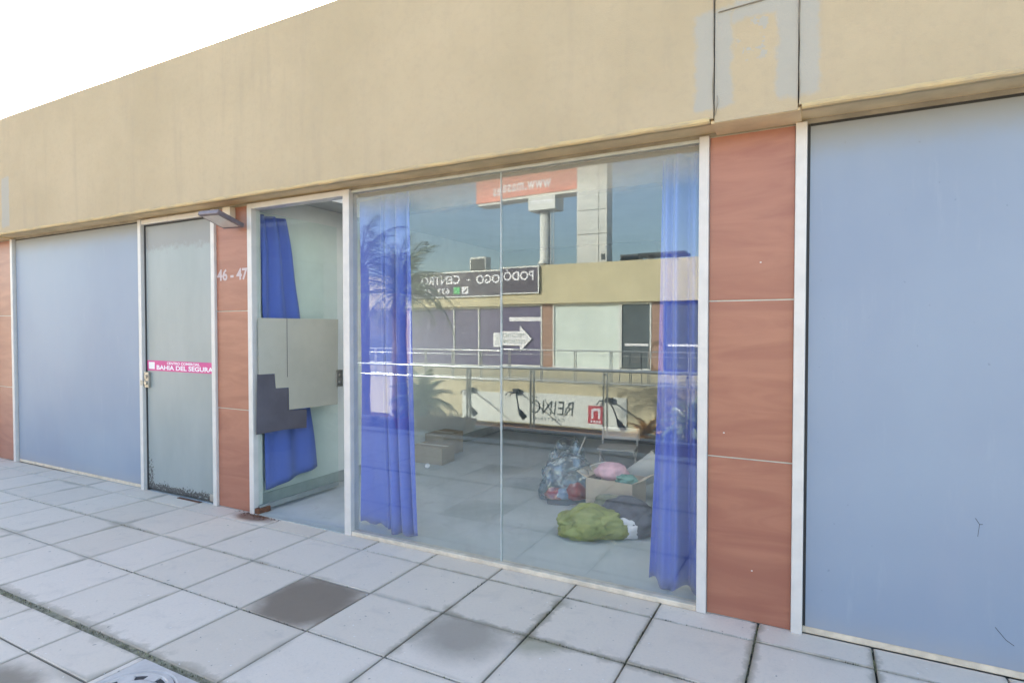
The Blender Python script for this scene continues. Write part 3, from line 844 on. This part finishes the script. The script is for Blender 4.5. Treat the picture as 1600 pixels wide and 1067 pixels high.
o = blob("bundle", (-1.66, 1.64, .26), (.15, .12, .085), 5.5, M['pink'], .10, 4, 4, ridge=.03)
tag(o, "pink plastic bundle on top of the pale carton", "bundle")
o = blob("folded_cloth", (-1.50, 1.56, .245), (.10, .07, .05), 7.7, M['teal'], .2, 4, 4)
tag(o, "dark teal cloth hanging over the corner of the pale carton", "cloth")
bk = empty("bucket", (-1.42, 1.98, .06), .5)
tag(bk, "pale grey bucket tipped on its side behind the pale carton", "bucket")
bm_ = MB(); n = 24; prof = [(.10, 0), (.135, .27), (.142, .275), (.142, .285), (.128, .283), (.094, .008), (.0005, .008)]
Rm = Matrix.Rotation(R(62), 3, 'Y') 
V = [Rm @ Vector((r_*math.cos(2*math.pi*k/n), r_*math.sin(2*math.pi*k/n), z)) + Vector((-.15, 0, .14)) for r_, z in prof for k in range(n)]
bm_.add(V, [(i*n + k, i*n + (k+1) % n, (i+1)*n + (k+1) % n, (i+1)*n + k) for i in range(len(prof)-1) for k in range(n)] + [list(range(n))[::-1]])
bm_.build("bucket_body", M['bucket'], bk, smooth=True)
hp = [Rm @ Vector((.142*math.cos(a), .142*math.sin(a) , .27 + .10*math.sin(a))) + Vector((-.15, 0, .14)) for a in [math.pi*i/12 for i in range(13)]]
MB().tube(hp, .004, 6).build("handle", M['alu'], bk)
# clear bags with red goods
cb = empty("clear_bag", (-2.10, 1.66, 0))
tag(cb, "crumpled clear plastic bag with red packets left of the pale carton", "bag")
blob("plastic_skin", (0, 0, .0), (.27, .22, .25), 3.3, M['clear_plastic'], .22, 3.5, 5, cb, ridge=.07)
blob("red_packet", (-.10, -.05, .01), (.11, .08, .06), 9.1, M['red_cloth'], .15, 3, 3, cb)
blob("red_packet", (.10, -.02, .02), (.09, .09, .10), 9.9, M['red_cloth'], .15, 3, 3, cb)
blob("blue_packet", (-.02, -.06, .02), (.07, .06, .06), 1.9, plain("pale_blue_packet", (.35, .45, .62), .4), .2, 3, 3, cb)
cb2 = blob("clear_bag", (-2.22, 1.95, .0), (.19, .16, .30), 6.3, M['clear_plastic'], .24, 3.5, 5, ridge=.08)
tag(cb2, "tall empty clear plastic bag behind the bag with red packets", "bag")
st = MB().tube([(-2.02, 1.78, .27), (-1.75, 1.74, .37)], .008, 6).build("white_rod", M['alu'])
tag(st, "short white rod lying out of the clear plastic bags towards the carton", "rod")
st = MB().tube([(-2.10, 1.9, .35), (-2.02, 1.92, .55)], .008, 6).build("white_rod", M['alu'])
tag(st, "white rod standing almost upright in the tall clear bag", "rod")
# white folding chair behind the pile
ch = empty("folding_chair", (-2.05, 3.05, 0), .15)
tag(ch, "white folding chair standing behind the pile of bags", "chair")
MB().box(-.22, .22, .16, .175, .30, .44).build("backrest", M['alu'], ch, bevel=.01)
MB().box(-.21, .21, -.2, .14, .235, .255).build("seat", M['alu'], ch, bevel=.006)
for s in (-1, 1):
    MB().tube([(s*.20, .17, .44), (s*.20, .1, .25), (s*.20, -.2, 0)], .011, 8).build("leg", M['alu'], ch)
    MB().tube([(s*.185, -.17, .235), (s*.185, .22, 0)], .011, 8).build("leg", M['alu'], ch)
# cartons against the partition wall
for (x, y, w, d, h, lab) in ((-4.13, 2.34, .22, .14, .20, "low brown carton on the floor behind the left curtain"), (-4.28, 2.80, .15, .2, .27, "taller brown carton against the partition wall behind the low one")):
    b0 = empty("carton", (x, y, 0), random.uniform(-.1, .1)); tag(b0, lab, "box")
    MB().box(-w, w, -d, d, 0, h).build("carton_body", M['brown_carton'], b0, bevel=.004)
    MB().box(-w*.98, w*.98, -.025, .025, h + .0005, h + .0015).build("tape", M['tape'], b0)
o = blob("crumpled_paper", (-4.0, 2.05, 0), (.03, .03, .03), 2, M['white_print'], .2, 4, 3, smooth=False)
tag(o, "small white crumpled paper in front of the low brown carton", "paper")

# =================================================================== THE OTHER SIDE, SEEN IN THE GLASS
M['far_cream'] = plain("far_cream_render", (.58, .50, .32), .85, .06, .8, 0, .1)
M['rail_steel'] = plain("rail_steel", (.60, .61, .60), .3, .06, 9, .55)
# railing along our edge
def railing(name, y, xs, posts, ztop, rails, label, double=True, drop=-.3, rr=.022):
    r0 = empty(name, (0, y, 0)); tag(r0, label, "railing")
    MB().tube([(xs[0], 0, ztop), (xs[1], 0, ztop)], rr, 10).build("top_rail", M['rail_steel'], r0, smooth=True)
    for z in rails: MB().tube([(xs[0], 0, z), (xs[1], 0, z)], rr*.45, 8).build("wire", M['rail_steel'], r0)
    proto = None
    for x in posts:
        if proto is None:
            mb = MB()
            for s in ((-.028, .028) if double else (0,)): mb.box(s - .006, s + .006, -.025, .025, drop, ztop - .01)
            mb.box(-.03, .03, -.008, .008, ztop - .07, ztop - .04)
            proto = mb.build("post", M['rail_steel'], r0)
            proto.location = (x, 0, 0)
        else:
            c_ = proto.copy(); COL.objects.link(c_); c_.parent = r0; c_.location = (x, 0, 0)
    return r0
railing("railing", -4.82, (-18, 8), [-2.81 - 1.197*k for k in range(-8, 13)], .965, (.78,), "steel railing along the planted edge of the near walkway")
railing("railing", -12.0, (-26, 14), [-7.19 + 1.05*k for k in range(-17, 20)], .95, (.82, .45, .12), "thin steel railing along the far upper walkway", True, -.1, .018)

# opposite building
OY = -17.9
opp = empty("shop_building", (0, OY, 0))
tag(opp, "sunlit cream shop row across the void with two shop levels", "building")
OX0, OX1 = -34, 12
MB().box(OX0, OX1, -.5, .22, 2.55, 4.07).build("fascia", M['far_cream'], opp, bevel=.01)
MB().box(OX0, OX1, -9, -.51, 3.2, 3.45).build("roof", plain("far_roof", (.40, .38, .35), .95, .2, 3), opp)
MB().box(OX0, OX1, -9, -8.8, -4, 3.19).build("back_wall", M['far_cream'], opp)
for x in (OX0, OX1 - .2): MB().box(x, x + .2, -8.79, -.001, -4, 3.19).build("side_wall", M['far_cream'], opp)
MB().box(OX0, OX1, -.6, 5.97, -1.23, .0).build("walkway_slab", M['far_cream'], opp, bevel=.01)
MB().box(OX0, OX1, -.05, 0.0, 0.0, 2.55).build("wall", M['far_cream'], opp)
fpost = MB().box(-.03, .03, .0, .05, 0, 2.54)
M['far_glass'] = plain("far_window_glass", (.10, .115, .125), .08, .1, 1)
M['far_violet'] = plain("violet_shop_film", (.135, .115, .20), .3, .08, .6)
M['far_curtain'] = plain("white_roller_blind", (.62, .68, .64), .7, .08, 1.2)
M['far_blue'] = plain("dark_blue_frame", (.05, .06, .25), .35, .1)
M['white_far'] = plain("far_white_frame", (.74, .74, .72), .4, .04)
def far_window(x0, x1, inner, frame_m, mull=(), lab=None):
    w = MB()
    f = .05
    w.box(x0, x1, .001, .05, 0.0, .08).box(x0, x1, .001, .05, 2.46, 2.545).box(x0, x0 + f, .001, .05, .081, 2.459).box(x1 - f, x1, .001, .05, .081, 2.459)
    for xm in mull: w.box(xm - .025, xm + .025, .001, .045, .081, 2.459)
    o = w.build("window", frame_m, opp)
    MB().box(x0 + f + .001, x1 - f - .001, .002, .012, .081, 2.459).build("pane", inner, o)
    if lab: o['label'] = lab
    return o
wv = far_window(-16.6, -9.9, M['far_violet'], M['white_far'], (-14.2, -12.94), "violet shop front under the dark sign")
wb = far_window(-9.42, -6.68, M['far_curtain'], M['white_far'], (), "shop window with a white blind")
wg = far_window(-6.66, -5.50, M['far_glass'], M['white_far'], ())
MB().box(-6.5, -5.62, .0135, .0145, .92, 1.0).build("window_sticker", M['white_print'], wg)
wb2 = far_window(-5.05, -3.6, M['far_glass'], M['far_blue'], (), "window in a dark blue frame")
MB().box(-4.9, -3.75, .0135, .0145, .92, 1.0).build("window_sticker", M['white_print'], wb2)
far_window(-3.1, 0.2, M['far_curtain'], M['white_far']); far_window(.6, 4.5, M['far_glass'], M['white_far'], (2.4,)); far_window(5.2, 9.5, M['far_curtain'], M['white_far'])
far_window(-21.6, -17.2, M['far_glass'], M['white_far'], (-19.4,)); far_window(-27.5, -22.3, M['far_violet'], M['white_far'], (-25,))
for (x0, x1) in ((-9.9 + .01, -9.43), (-5.49, -5.06), (-3.59, -3.11), (-17.19, -16.61), (.21, .59), (4.51, 5.19), (-22.29, -21.61)):
    pp = MB().box(x0, x1, .0005, .02, 0, 2.548).build("wood_pillar", M['white_far'], opp)
    for (z0, z1) in ((.01, .88), (.89, 1.75), (1.76, 2.54)): MB().box(x0 + .004, x1 - .004, .0205, .035, z0, z1).build("wood_panel", M['wood_far'], pp)
# lower level: reddish wood panels and openings
MB().box(OX0, OX1, 5.6, 5.72, -4.0, -1.232).build("lower_wall", M['far_cream'], opp)
x = -30.0; k = 0
while x < 8:
    w_ = 1.15
    MB().box(x, x + w_ - .02, 5.722, 5.76, -3.95, -1.29).build("wood_panel", M['wood_far'], opp)
    x += w_; k += 1
# curved brown letter stuck on the pillar
arc = MB(); n = 16
for i in range(n):
    a0, a1 = R(60 + 230*i/n), R(60 + 230*(i+1)/n)
    arc.prism([(-5.28 + r_*math.cos(a)*.9, .037, .55 + r_*math.sin(a)*1.5) for r_, a in ((.30, a0), (.38, a0), (.38, a1), (.30, a1))], (0, .01, 0))
arc.build("curved_emblem", plain("brown_emblem", (.20, .11, .06), .5), opp)

# sign boards on the opposite building: letters run towards -X because the wall faces us
XD, UD = (-1, 0, 0), (0, 0, 1)
M['sign_dark'] = plain("charcoal_sign", (.085, .07, .10), .4, .05, .8)
s1 = empty("shop_sign", (-9.91, OY + .225, 0)); tag(s1, "charcoal shop sign with white PODÓLOGO lettering and white border on the far fascia", "sign")
MB().box(-7.2, 0, 0, .06, 2.96, 4.05).build("sign_board", M['sign_dark'], s1)
MB().box(-7.2, 0, .061, .075, 2.96, 3.005).box(-7.2, 0, .061, .075, 4.0, 4.05).box(-.05, 0, .061, .075, 3.006, 3.999).box(-7.2, -7.15, .061, .075, 3.006, 3.999).build("border", M['white_far'], s1)
lt = MB()
lettering(lt, "PODÓLOGO", (-.24, .066, 3.50), XD, UD, 2.76, .46, 0, .022)
lettering(lt, "-", (-3.32, .066, 3.66), XD, UD, .16, .05, 0, .012)
lettering(lt, "CENTRO", (-3.82, .066, 3.53), XD, UD, 2.05, .38, 0, .022)
lt.box(-3.72, -3.40, .061, .066, 3.10, 3.40)                              # phone icon square
lettering(lt, "633", (-4.35, .066, 3.12), XD, UD, .62, .24, 0, .01)
lettering(lt, "22", (-5.3, .066, 3.12), XD, UD, .42, .24, 0, .01)
lt.build("lettering", M['white_print'], s1)
MB().box(-4.14, -3.82, .061, .066, 3.10, 3.40).build("messenger_icon", plain("green_icon", (.10, .48, .16), .5), s1)
hs = MB(); cpt = [(-3.64, 3.17), (-3.60, 3.15), (-3.53, 3.17), (-3.47, 3.24), (-3.45, 3.32), (-3.47, 3.345), (-3.51, 3.33), (-3.52, 3.28), (-3.56, 3.23), (-3.60, 3.22), (-3.64, 3.21)]
hs.prism([(a, .067, b_) for a, b_ in cpt], (0, .002, 0)); hs.build("handset_icon", M['sign_dark'], s1)
s2 = empty("arrow_sign", (-10.36, OY + .055, 0)); tag(s2, "white arrow shaped sign with grey lettering on the violet shop front", "sign")
ar = MB(); ar.prism([(0.02, 0, 1.15), (-.52, 0, 1.68), (-.52, 0, 1.45), (-1.85, 0, 1.45), (-1.85, 0, .86), (-.52, 0, .86), (-.52, 0, .62)], (0, .012, 0)); ar.build("arrow_board", M['white_print'], s2)
lt = MB(); lettering(lt, "PSICOTECNICO", (-.34, .0135, 1.20), XD, UD, 1.42, .17, 0, .0); lettering(lt, "PSYCHOMETRIC", (-.30, .0135, .95), XD, UD, 1.46, .17, 0, .0)
lt.build("lettering", plain("grey_letters", (.16, .22, .18), .6), s2)
wl = MB().box(-11.4, -9.95, OY + .014, OY + .016, 1.86, 2.02).build("window_banner", M['white_print']); tag(wl, "pale strip banner above the arrow sign on the violet shop front", "banner")
# cafe banner on the walkway slab
s3 = empty("cafe_sign", (-4.62, OY + 5.972, 0)); tag(s3, "white cafe banner with black script lettering below the far railing", "sign")
MB().box(-5.3, 0, 0, .02, -1.19, -.30).build("banner", plain("white_banner", (.74, .74, .68), .5, .03), s3)
lt = MB(); lettering(lt, "REINO", (-1.56, .0215, -.90), (-1, 0, .0), (.10, 0, 1), 1.36, .40, 0, -.004, 1.05); lettering(lt, "CAFETERIA", (-1.80, .0215, -1.08), XD, UD, .96, .085, 0, 0, 1.25)
for (a, b_) in (((-1.54, -.48), (-1.84, -.94)), ((-2.42, -.46), (-2.05, -.98)), ((-2.62, -.42), (-2.9, -.42))):
    lt.tube([(a[0], .023, a[1]), ((a[0] + b_[0])/2 - .06, .023, (a[1] + b_[1])/2 + .02), (b_[0], .023, b_[1])], [.006, .016, .006], 6)
lt.build("lettering", plain("black_letters", (.03, .035, .03), .5), s3)
em = MB(); em.box(-1.10, -.64, .0205, .026, -1.06, -.56, 0)
em.box(-.80, -.74, .0265, .029, -.92, -.63, 1).box(-1.0, -.94, .0265, .029, -.92, -.66, 1).box(-.94, -.80, .0265, .029, -.70, -.63, 1)
for k in range(4): em.box(-.78 - .08*k, -.73 - .08*k, .0265, .029, -1.03, -.97, 1)
em.build("emblem", [plain("red_emblem", (.50, .03, .04), .5), M['white_print']], s3, bevel=.0)
# spot lamps on arms in front of the cafe banner
M['black_metal'] = plain("black_lamp_metal", (.03, .03, .032), .5)
for (x, z, dirx, lab) in ((-7.95, -.26, 1, "black spot lamp on an arm above the cafe lettering"), (-5.1, -.36, 1, "black spot lamp on an arm right of the red emblem"), (-9.6, -.24, 1, "black spot lamp on an arm at the far end of the cafe banner")):
    lp = empty("spot_lamp", (x, OY + 5.995, z)); tag(lp, lab, "lamp", "spot lamps over the cafe banner")
    MB().box(-.10, .10, .0, .10, -.08, .06).build("wall_box", M['black_metal'], lp, bevel=.01)
    MB().tube([(0, .09, 0), (.30, .55, -.20), (.52, .9, -.42)], .022, 8).build("arm", M['black_metal'], lp)
    hd = MB(); hd.tube([(.50, .88, -.40), (.56, .84, -.52), (.64, .76, -.66)], [.03, .075, .085], 12); hd.build("lamp_head", M['black_metal'], lp, smooth=True)
    MB().tube([(-.08, .05, -.02), (-.28, .06, -.06), (-.34, .08, -.16)], .018, 8).build("cable", M['black_metal'], lp)
# small cafe chair on the far walkway
cc = empty("cafe_chair", (-4.75, OY + 5.2, 0), .4); tag(cc, "dark metal cafe chair behind the far railing", "chair")
M['far_dark'] = plain("dark_metal", (.06, .065, .07), .4)
MB().box(-.22, .22, -.22, .22, .44, .46).build("seat", M['far_dark'], cc, bevel=.006)
MB().box(-.22, .22, -.24, -.22, .60, .86).build("backrest", M['far_dark'], cc, bevel=.006)
for sx_ in (-1, 1):
    for sy_ in (-1, 1): MB().tube([(sx_*.2, sy_*.2, .44 if sy_ > 0 else .86), (sx_*.22, sy_*.23, 0)], .012, 6).build("leg", M['far_dark'], cc)

# things on the far roof
M['grey_panel'] = plain("pylon_cladding", (.60, .59, .55), .5, .05, .6)
py = empty("pylon", (-8.5, OY - 2.2, 3.451)); tag(py, "tall pale clad pylon rising from the far roof", "pylon")
def clad(x0, x1, z0, z1, y0, y1): return MB().box(x0, x1, y0, y1, z0, z1).build("cladding_panel", M['grey_panel'], py, bevel=.01)
zz = 0.0
for h in (2.05, 1.0, 2.4, 2.6, 2.6):
    clad(-.66, .30, zz, zz + h - .02, -.35, .35); clad(.32, .66, zz, zz + h - .02, -.352, .348); zz += h
MB().box(-.60, .60, -.3, .3, 0, zz - .05).build("core", M['far_dark'], py)
MB().box(.42, .58, .349, .36, .95, 1.2).build("vent", M['far_dark'], py)
for i, (x, y, h, lab) in enumerate(((-14.7, OY - 3.0, .62 + 1.0, "grey air conditioner on the far roof above the charcoal sign"), (-7.3, OY - 3.6, .4 + .9, "small pale air conditioner on the far roof beside the pylon"))):
    ac = empty("air_conditioner", (x, y, 3.451)); tag(ac, lab, "air conditioner", "air conditioners on the far roof")
    MB().box(-.45, .45, -.25, .25, h - .75, h).build("case", M['grey_panel'], ac, bevel=.02)
    MB().box(-.38, .38, .251, .262, h - .66, h - .1).build("grille", M['far_dark'], ac)
    for s in (-1, 1): MB().box(s*.36 - .04, s*.36 + .04, -.2, .2, 0, h - .751).build("foot", M['grey_panel'], ac)
tb = empty("roof_shelter", (-5.85, OY - 3.4, 3.451)); tag(tb, "flat table like shelter on legs at the right of the far roof", "shelter")
MB().box(-.95, .95, -.6, .6, 1.14, 1.24).build("shelter_top", M['far_dark'], tb)
for sx_ in (-.6, .5): MB().box(sx_ - .05, sx_ + .05, -.4, .4, 0, 1.139).build("leg", M['grey_panel'], tb)
MB().box(-.3, .4, -.25, .25, .5, .95).build("duct", M['grey_panel'], tb)
an = MB().tube([(-10.6, OY - 2, 3.451), (-10.6, OY - 2, 5.1)], .025, 6); an.tube([(-10.9, OY - 2, 4.6), (-10.3, OY - 2, 4.6)], .015, 6)
tag(an.build("roof_antenna", M['rail_steel']), "thin roof antenna left of the pylon", "antenna")

# billboard on a mast far behind
bb = empty("billboard", (-29, -60, -4)); tag(bb, "red billboard with white web address on a tall grey mast", "billboard")
bb.rotation_euler.z = R(2.5)
M['billboard_red'] = plain("billboard_red", (.62, .13, .07), .5, .05, .1)
MB().box(-9.4, 6.0, -1.2, 1.2, 21.2, 30.0).build("board", M['billboard_red'], bb)
MB().box(-9.3, 5.9, -1.1, 1.1, 20.9, 21.19).build("board_underside", M['grey_panel'], bb)
lt = MB(); lettering(lt, "www.masa.es", (1.3, 1.215, 21.85), XD, UD, 8.2, .95, 0, .02, 1.15); lt.build("lettering", M['white_print'], bb)
MB().box(-1.6, 1.9, -.9, 1.35, 19.3, 20.899).build("name_plate", M['grey_panel'], bb)
lt = MB(); lettering(lt, "exterioriza", (1.6, 1.36, 20.0), XD, UD, 2.9, .6, 0, .02); lt.build("lettering", M['white_print'], bb)
MB().tube([(0, 0, 0), (0, 0, 19.3)], .68, 20).build("mast", M['grey_panel'], bb, smooth=True)
MB().tube([(0, 0, 13.1), (0, 0, 13.4)], .95, 20).tube([(1.0, .6, 0), (1.0, .6, 19.2)], .09, 6).tube([(1.35, .6, 0), (1.35, .6, 19.2)], .09, 6).build("ladder", M['rail_steel'], bb)

# ------------------------------------------------------------------ plants
def leafmat(name, c, var=.4):
    m, nt, b, L = new_mat(name)
    p = wpos(nt)
    n1 = noise_(nt, p, 5, 3)
    L.new(mixc(nt, ramp(nt, n1, .3, .7), tuple(x*(1 - var) for x in c), tuple(x*(1 + var) for x in c)), b.inputs['Base Color'])
    b.inputs['Roughness'].default_value = .28
    return m
M['palm'] = leafmat("palm_green", (.075, .12, .04)); M['palm_pale'] = leafmat("palm_pale", (.27, .33, .15)); M['dry'] = leafmat("dry_leaf", (.46, .27, .08))
M['bark'] = plain("palm_bark", (.20, .14, .09), .95, .4, 12, 0, .6, .3, 30)
M['greyleaf'] = leafmat("grey_leaf", (.20, .22, .20))
def frond_mesh(name, L, droop, mat_, n=30, leaf=.42, seed=0):
    rnd = random.Random(seed); mb = MB()
    pts = []
    for i in range(11):
        t = i/10
        pts.append(Vector((L*t*(1 - .18*t*t), 0, L*(.34*t - droop*t*t))))
    mb.tube(pts, [.018*(1 - .85*i/10) + .003 for i in range(11)], 5)
    for i in range(n):
        t = .14 + .86*i/(n - 1)
        k = min(9, int(t*10)); p = pts[k].lerp(pts[k+1], t*10 - k); d = (pts[k+1] - pts[k]).normalized()
        ll = leaf*math.sin(math.pi*min(.97, .15 + t*.8))**.6*rnd.uniform(.8, 1.1)
        for s in (-1, 1):
            dirv = (d*.55 + Vector((0, s*.8, 0)) + Vector((0, 0, rnd.uniform(-.55, .1)))).normalized()
            e = p + dirv*ll + Vector((0, 0, -ll*.25)); mdp = p + dirv*ll*.5; w = d*.0065
            mb.add([p - w*.5, p + w*.5, mdp + w, mdp - w, e], [(0, 1, 2, 3), (3, 2, 4)])
    me = bpy.data.meshes.new(name); me.from_pydata(mb.v, [], mb.f); me.materials.append(mat_); me.update()
    return me
def palm(loc, h, L, nf, mats, label, seed, lean=(0, 0), grp=None):
    rnd = random.Random(seed)
    t = empty("palm_tree", loc); tag(t, label, "palm", grp)
    tr = MB(); pts = []; rs = []
    for i in range(15):
        q = i/14; pts.append((lean[0]*q*q, lean[1]*q*q, h*q)); rs.append(.15*(1.25 - .35*q) + (.02 if i % 2 else 0))
    tr.tube(pts, rs, 12); tr.build("trunk", M['bark'], t)
    ms = [frond_mesh("frond", L, d_, mats[j % len(mats)], 34, .24*L, seed*10 + j) for j, d_ in enumerate((.35, .6, .85, .48))]
    for i in range(nf):
        o = bpy.data.objects.new("frond", ms[i % 4]); COL.objects.link(o); o.parent = t
        q = i/nf
        o.location = (lean[0], lean[1], h)
        o.rotation_euler = (rnd.uniform(-.25, .25), R(-80 + 112*q) + rnd.uniform(-.12, .12), i*2.3999 + rnd.uniform(-.2, .2))
        s = rnd.uniform(.85, 1.1); o.scale = (s, s, s)
    return t
palm((-8.1, -6.6, -4.0), 6.35, 1.55, 34, [M['palm'], M['palm_pale']], "tall palm with arching spiky fronds rising behind the near railing", 3)
palm((-9.5, -7.0, -4.0), 7.0, 1.5, 26, [M['palm']], "second taller palm at the left behind the near railing", 8)
palm((-7.25, -6.3, -4.0), 4.05, .85, 34, [M['palm_pale'], M['palm']], "short pale palm whose crown stands at railing height", 5)
palm((-3.28, -9.0, -4.0), 3.2, .62, 34, [M['dry']], "low palm with dried orange fronds below the far cafe banner's right end", 12)
palm((-2.80, -8.8, -4.0), 3.1, .60, 34, [M['greyleaf']], "low palm with grey spiky fronds right of the dried orange palm", 13)
palm((-2.38, -9.1, -4.0), 3.5, .85, 30, [M['palm_pale']], "slightly taller pale green palm rightmost of the low palms in the void", 14)
def blades(mb, c, n, Lr, spread, w, rnd, up=.6, m=0):
    c = Vector(c)
    for i in range(n):
        a = rnd.uniform(0, 6.283); ll = rnd.uniform(*Lr); e = rnd.uniform(up, 1.4)
        h = Vector((math.cos(a), math.sin(a), 0)); side = Vector((-math.sin(a), math.cos(a), 0))
        pts = []
        for j in range(5):
            t = j/4
            pts.append(c + h*ll*(math.cos(e)*t + spread*t*t*.5) + Vector((0, 0, ll*(math.sin(e)*t - spread*t*t*.75))))
        V = []
        for j, p in enumerate(pts):
            ww = w*(1 - j/4)**.7 if j else w*.7
            V += [p - side*ww, p + side*ww]
        mb.add(V, [(2*j, 2*j+1, 2*j+3, 2*j+2) for j in range(4)], m)
def bush(name, loc, n, Lr, spread, w, mat_, label, cat, seed, up=.5, stem=.0):
    rnd = random.Random(seed); t = empty(name, loc); tag(t, label, cat)
    if stem: MB().tube([(0, 0, -.05), (.01, 0, stem*.5), (0, 0, stem)], [.035, .03, .028], 8).build("stem", M['bark'], t)
    mb = MB(); blades(mb, (0, 0, stem), n, Lr, spread, w, rnd, up)
    o = mb.build("leaves", mat_, t); 
    return t
bush("yucca_plant", (-5.9, -4.35, 0), 130, (.25, .55), .8, .012, M['palm_pale'], "bright green yucca above the terracotta trough", "plant", 6, .1, .30)
bush("agave_plant", (-6.7, -4.2, 0), 90, (.2, .4), .7, .010, M['greyleaf'], "grey spiky plant at the left end of the planting bed", "plant", 7)
# trough with plants, pot of red flowers
tr = empty("planter_trough", (-5.25, -4.22, 0)); tag(tr, "terracotta trough with dry plants in the bed near the railing", "planter")
tm = MB(); tm.add([(-.42, -.12, 0), (.42, -.12, 0), (.42, .12, 0), (-.42, .12, 0), (-.48, -.16, .20), (.48, -.16, .20), (.48, .16, .20), (-.48, .16, .20), (-.45, -.13, .20), (.45, -.13, .20), (.45, .13, .20), (-.45, .13, .20), (-.45, -.13, .17), (.45, -.13, .17), (.45, .13, .17), (-.45, .13, .17)],
    [(3, 2, 1, 0), (0, 1, 5, 4), (1, 2, 6, 5), (2, 3, 7, 6), (3, 0, 4, 7), (4, 5, 9, 8), (5, 6, 10, 9), (6, 7, 11, 10), (7, 4, 8, 11), (8, 9, 13, 12), (9, 10, 14, 13), (10, 11, 15, 14), (11, 8, 12, 15), (12, 13, 14, 15)])
tm.build("trough", plain("terracotta", (.42, .22, .12), .8, .12, 4), tr)
mb = MB(); rnd = random.Random(11)
for k in range(9): blades(mb, (-.38 + .095*k, 0, .17), 16, (.12, .30), .6, .008, rnd, .6)
mb.build("dry_plants", M['dry'], tr)
fp = empty("flower_pot", (-5.95, -3.98, 0)); tag(fp, "pot of red flowers at the kerb of the planting bed", "flower pot")
pm = MB(); n = 20; prof = [(.085, 0), (.11, .15), (.12, .15), (.12, .18), (.105, .18), (.10, .15), (.001, .15)]
pm.add([(r_*math.cos(2*math.pi*k/n), r_*math.sin(2*math.pi*k/n), z) for r_, z in prof for k in range(n)], [(i*n + k, i*n + (k+1) % n, (i+1)*n + (k+1) % n, (i+1)*n + k) for i in range(len(prof)-1) for k in range(n)])
pm.build("pot", M['billboard_red'], fp, smooth=True)
mb = MB(); blades(mb, (0, 0, .15), 50, (.08, .2), .5, .016, random.Random(3), .5); mb.build("leaves", M['palm'], fp)
M['red_petal'] = plain("red_petals", (.62, .02, .05), .6)
mb = MB(); rnd = random.Random(4)
for k in range(46):
    c_ = Vector((rnd.gauss(0, .09), rnd.gauss(0, .09), rnd.uniform(.17, .30)))
    for q in range(5):
        a = q*1.2566 + rnd.random(); d = Vector((math.cos(a), math.sin(a), .4))*.02; s = Vector((-math.sin(a), math.cos(a), 0))*.01
        mb.add([c_, c_ + d*.6 + s, c_ + d, c_ + d*.6 - s], [(0, 1, 2, 3)])
mb.build("blossoms", M['red_petal'], fp)
# white notice board on the near railing
nb = empty("notice_board", (-8.54, -7.05, -4.0)); tag(nb, "white upright board on a thin post among the palms beyond the near railing", "board")
MB().box(-.17, .17, 0, .03, 3.63, 4.52).build("board_panel", M['white_print'], nb, bevel=.004)
MB().tube([(0, -.02, 0), (0, -.02, 4.45)], .03, 8).build("post", M['rail_steel'], nb)
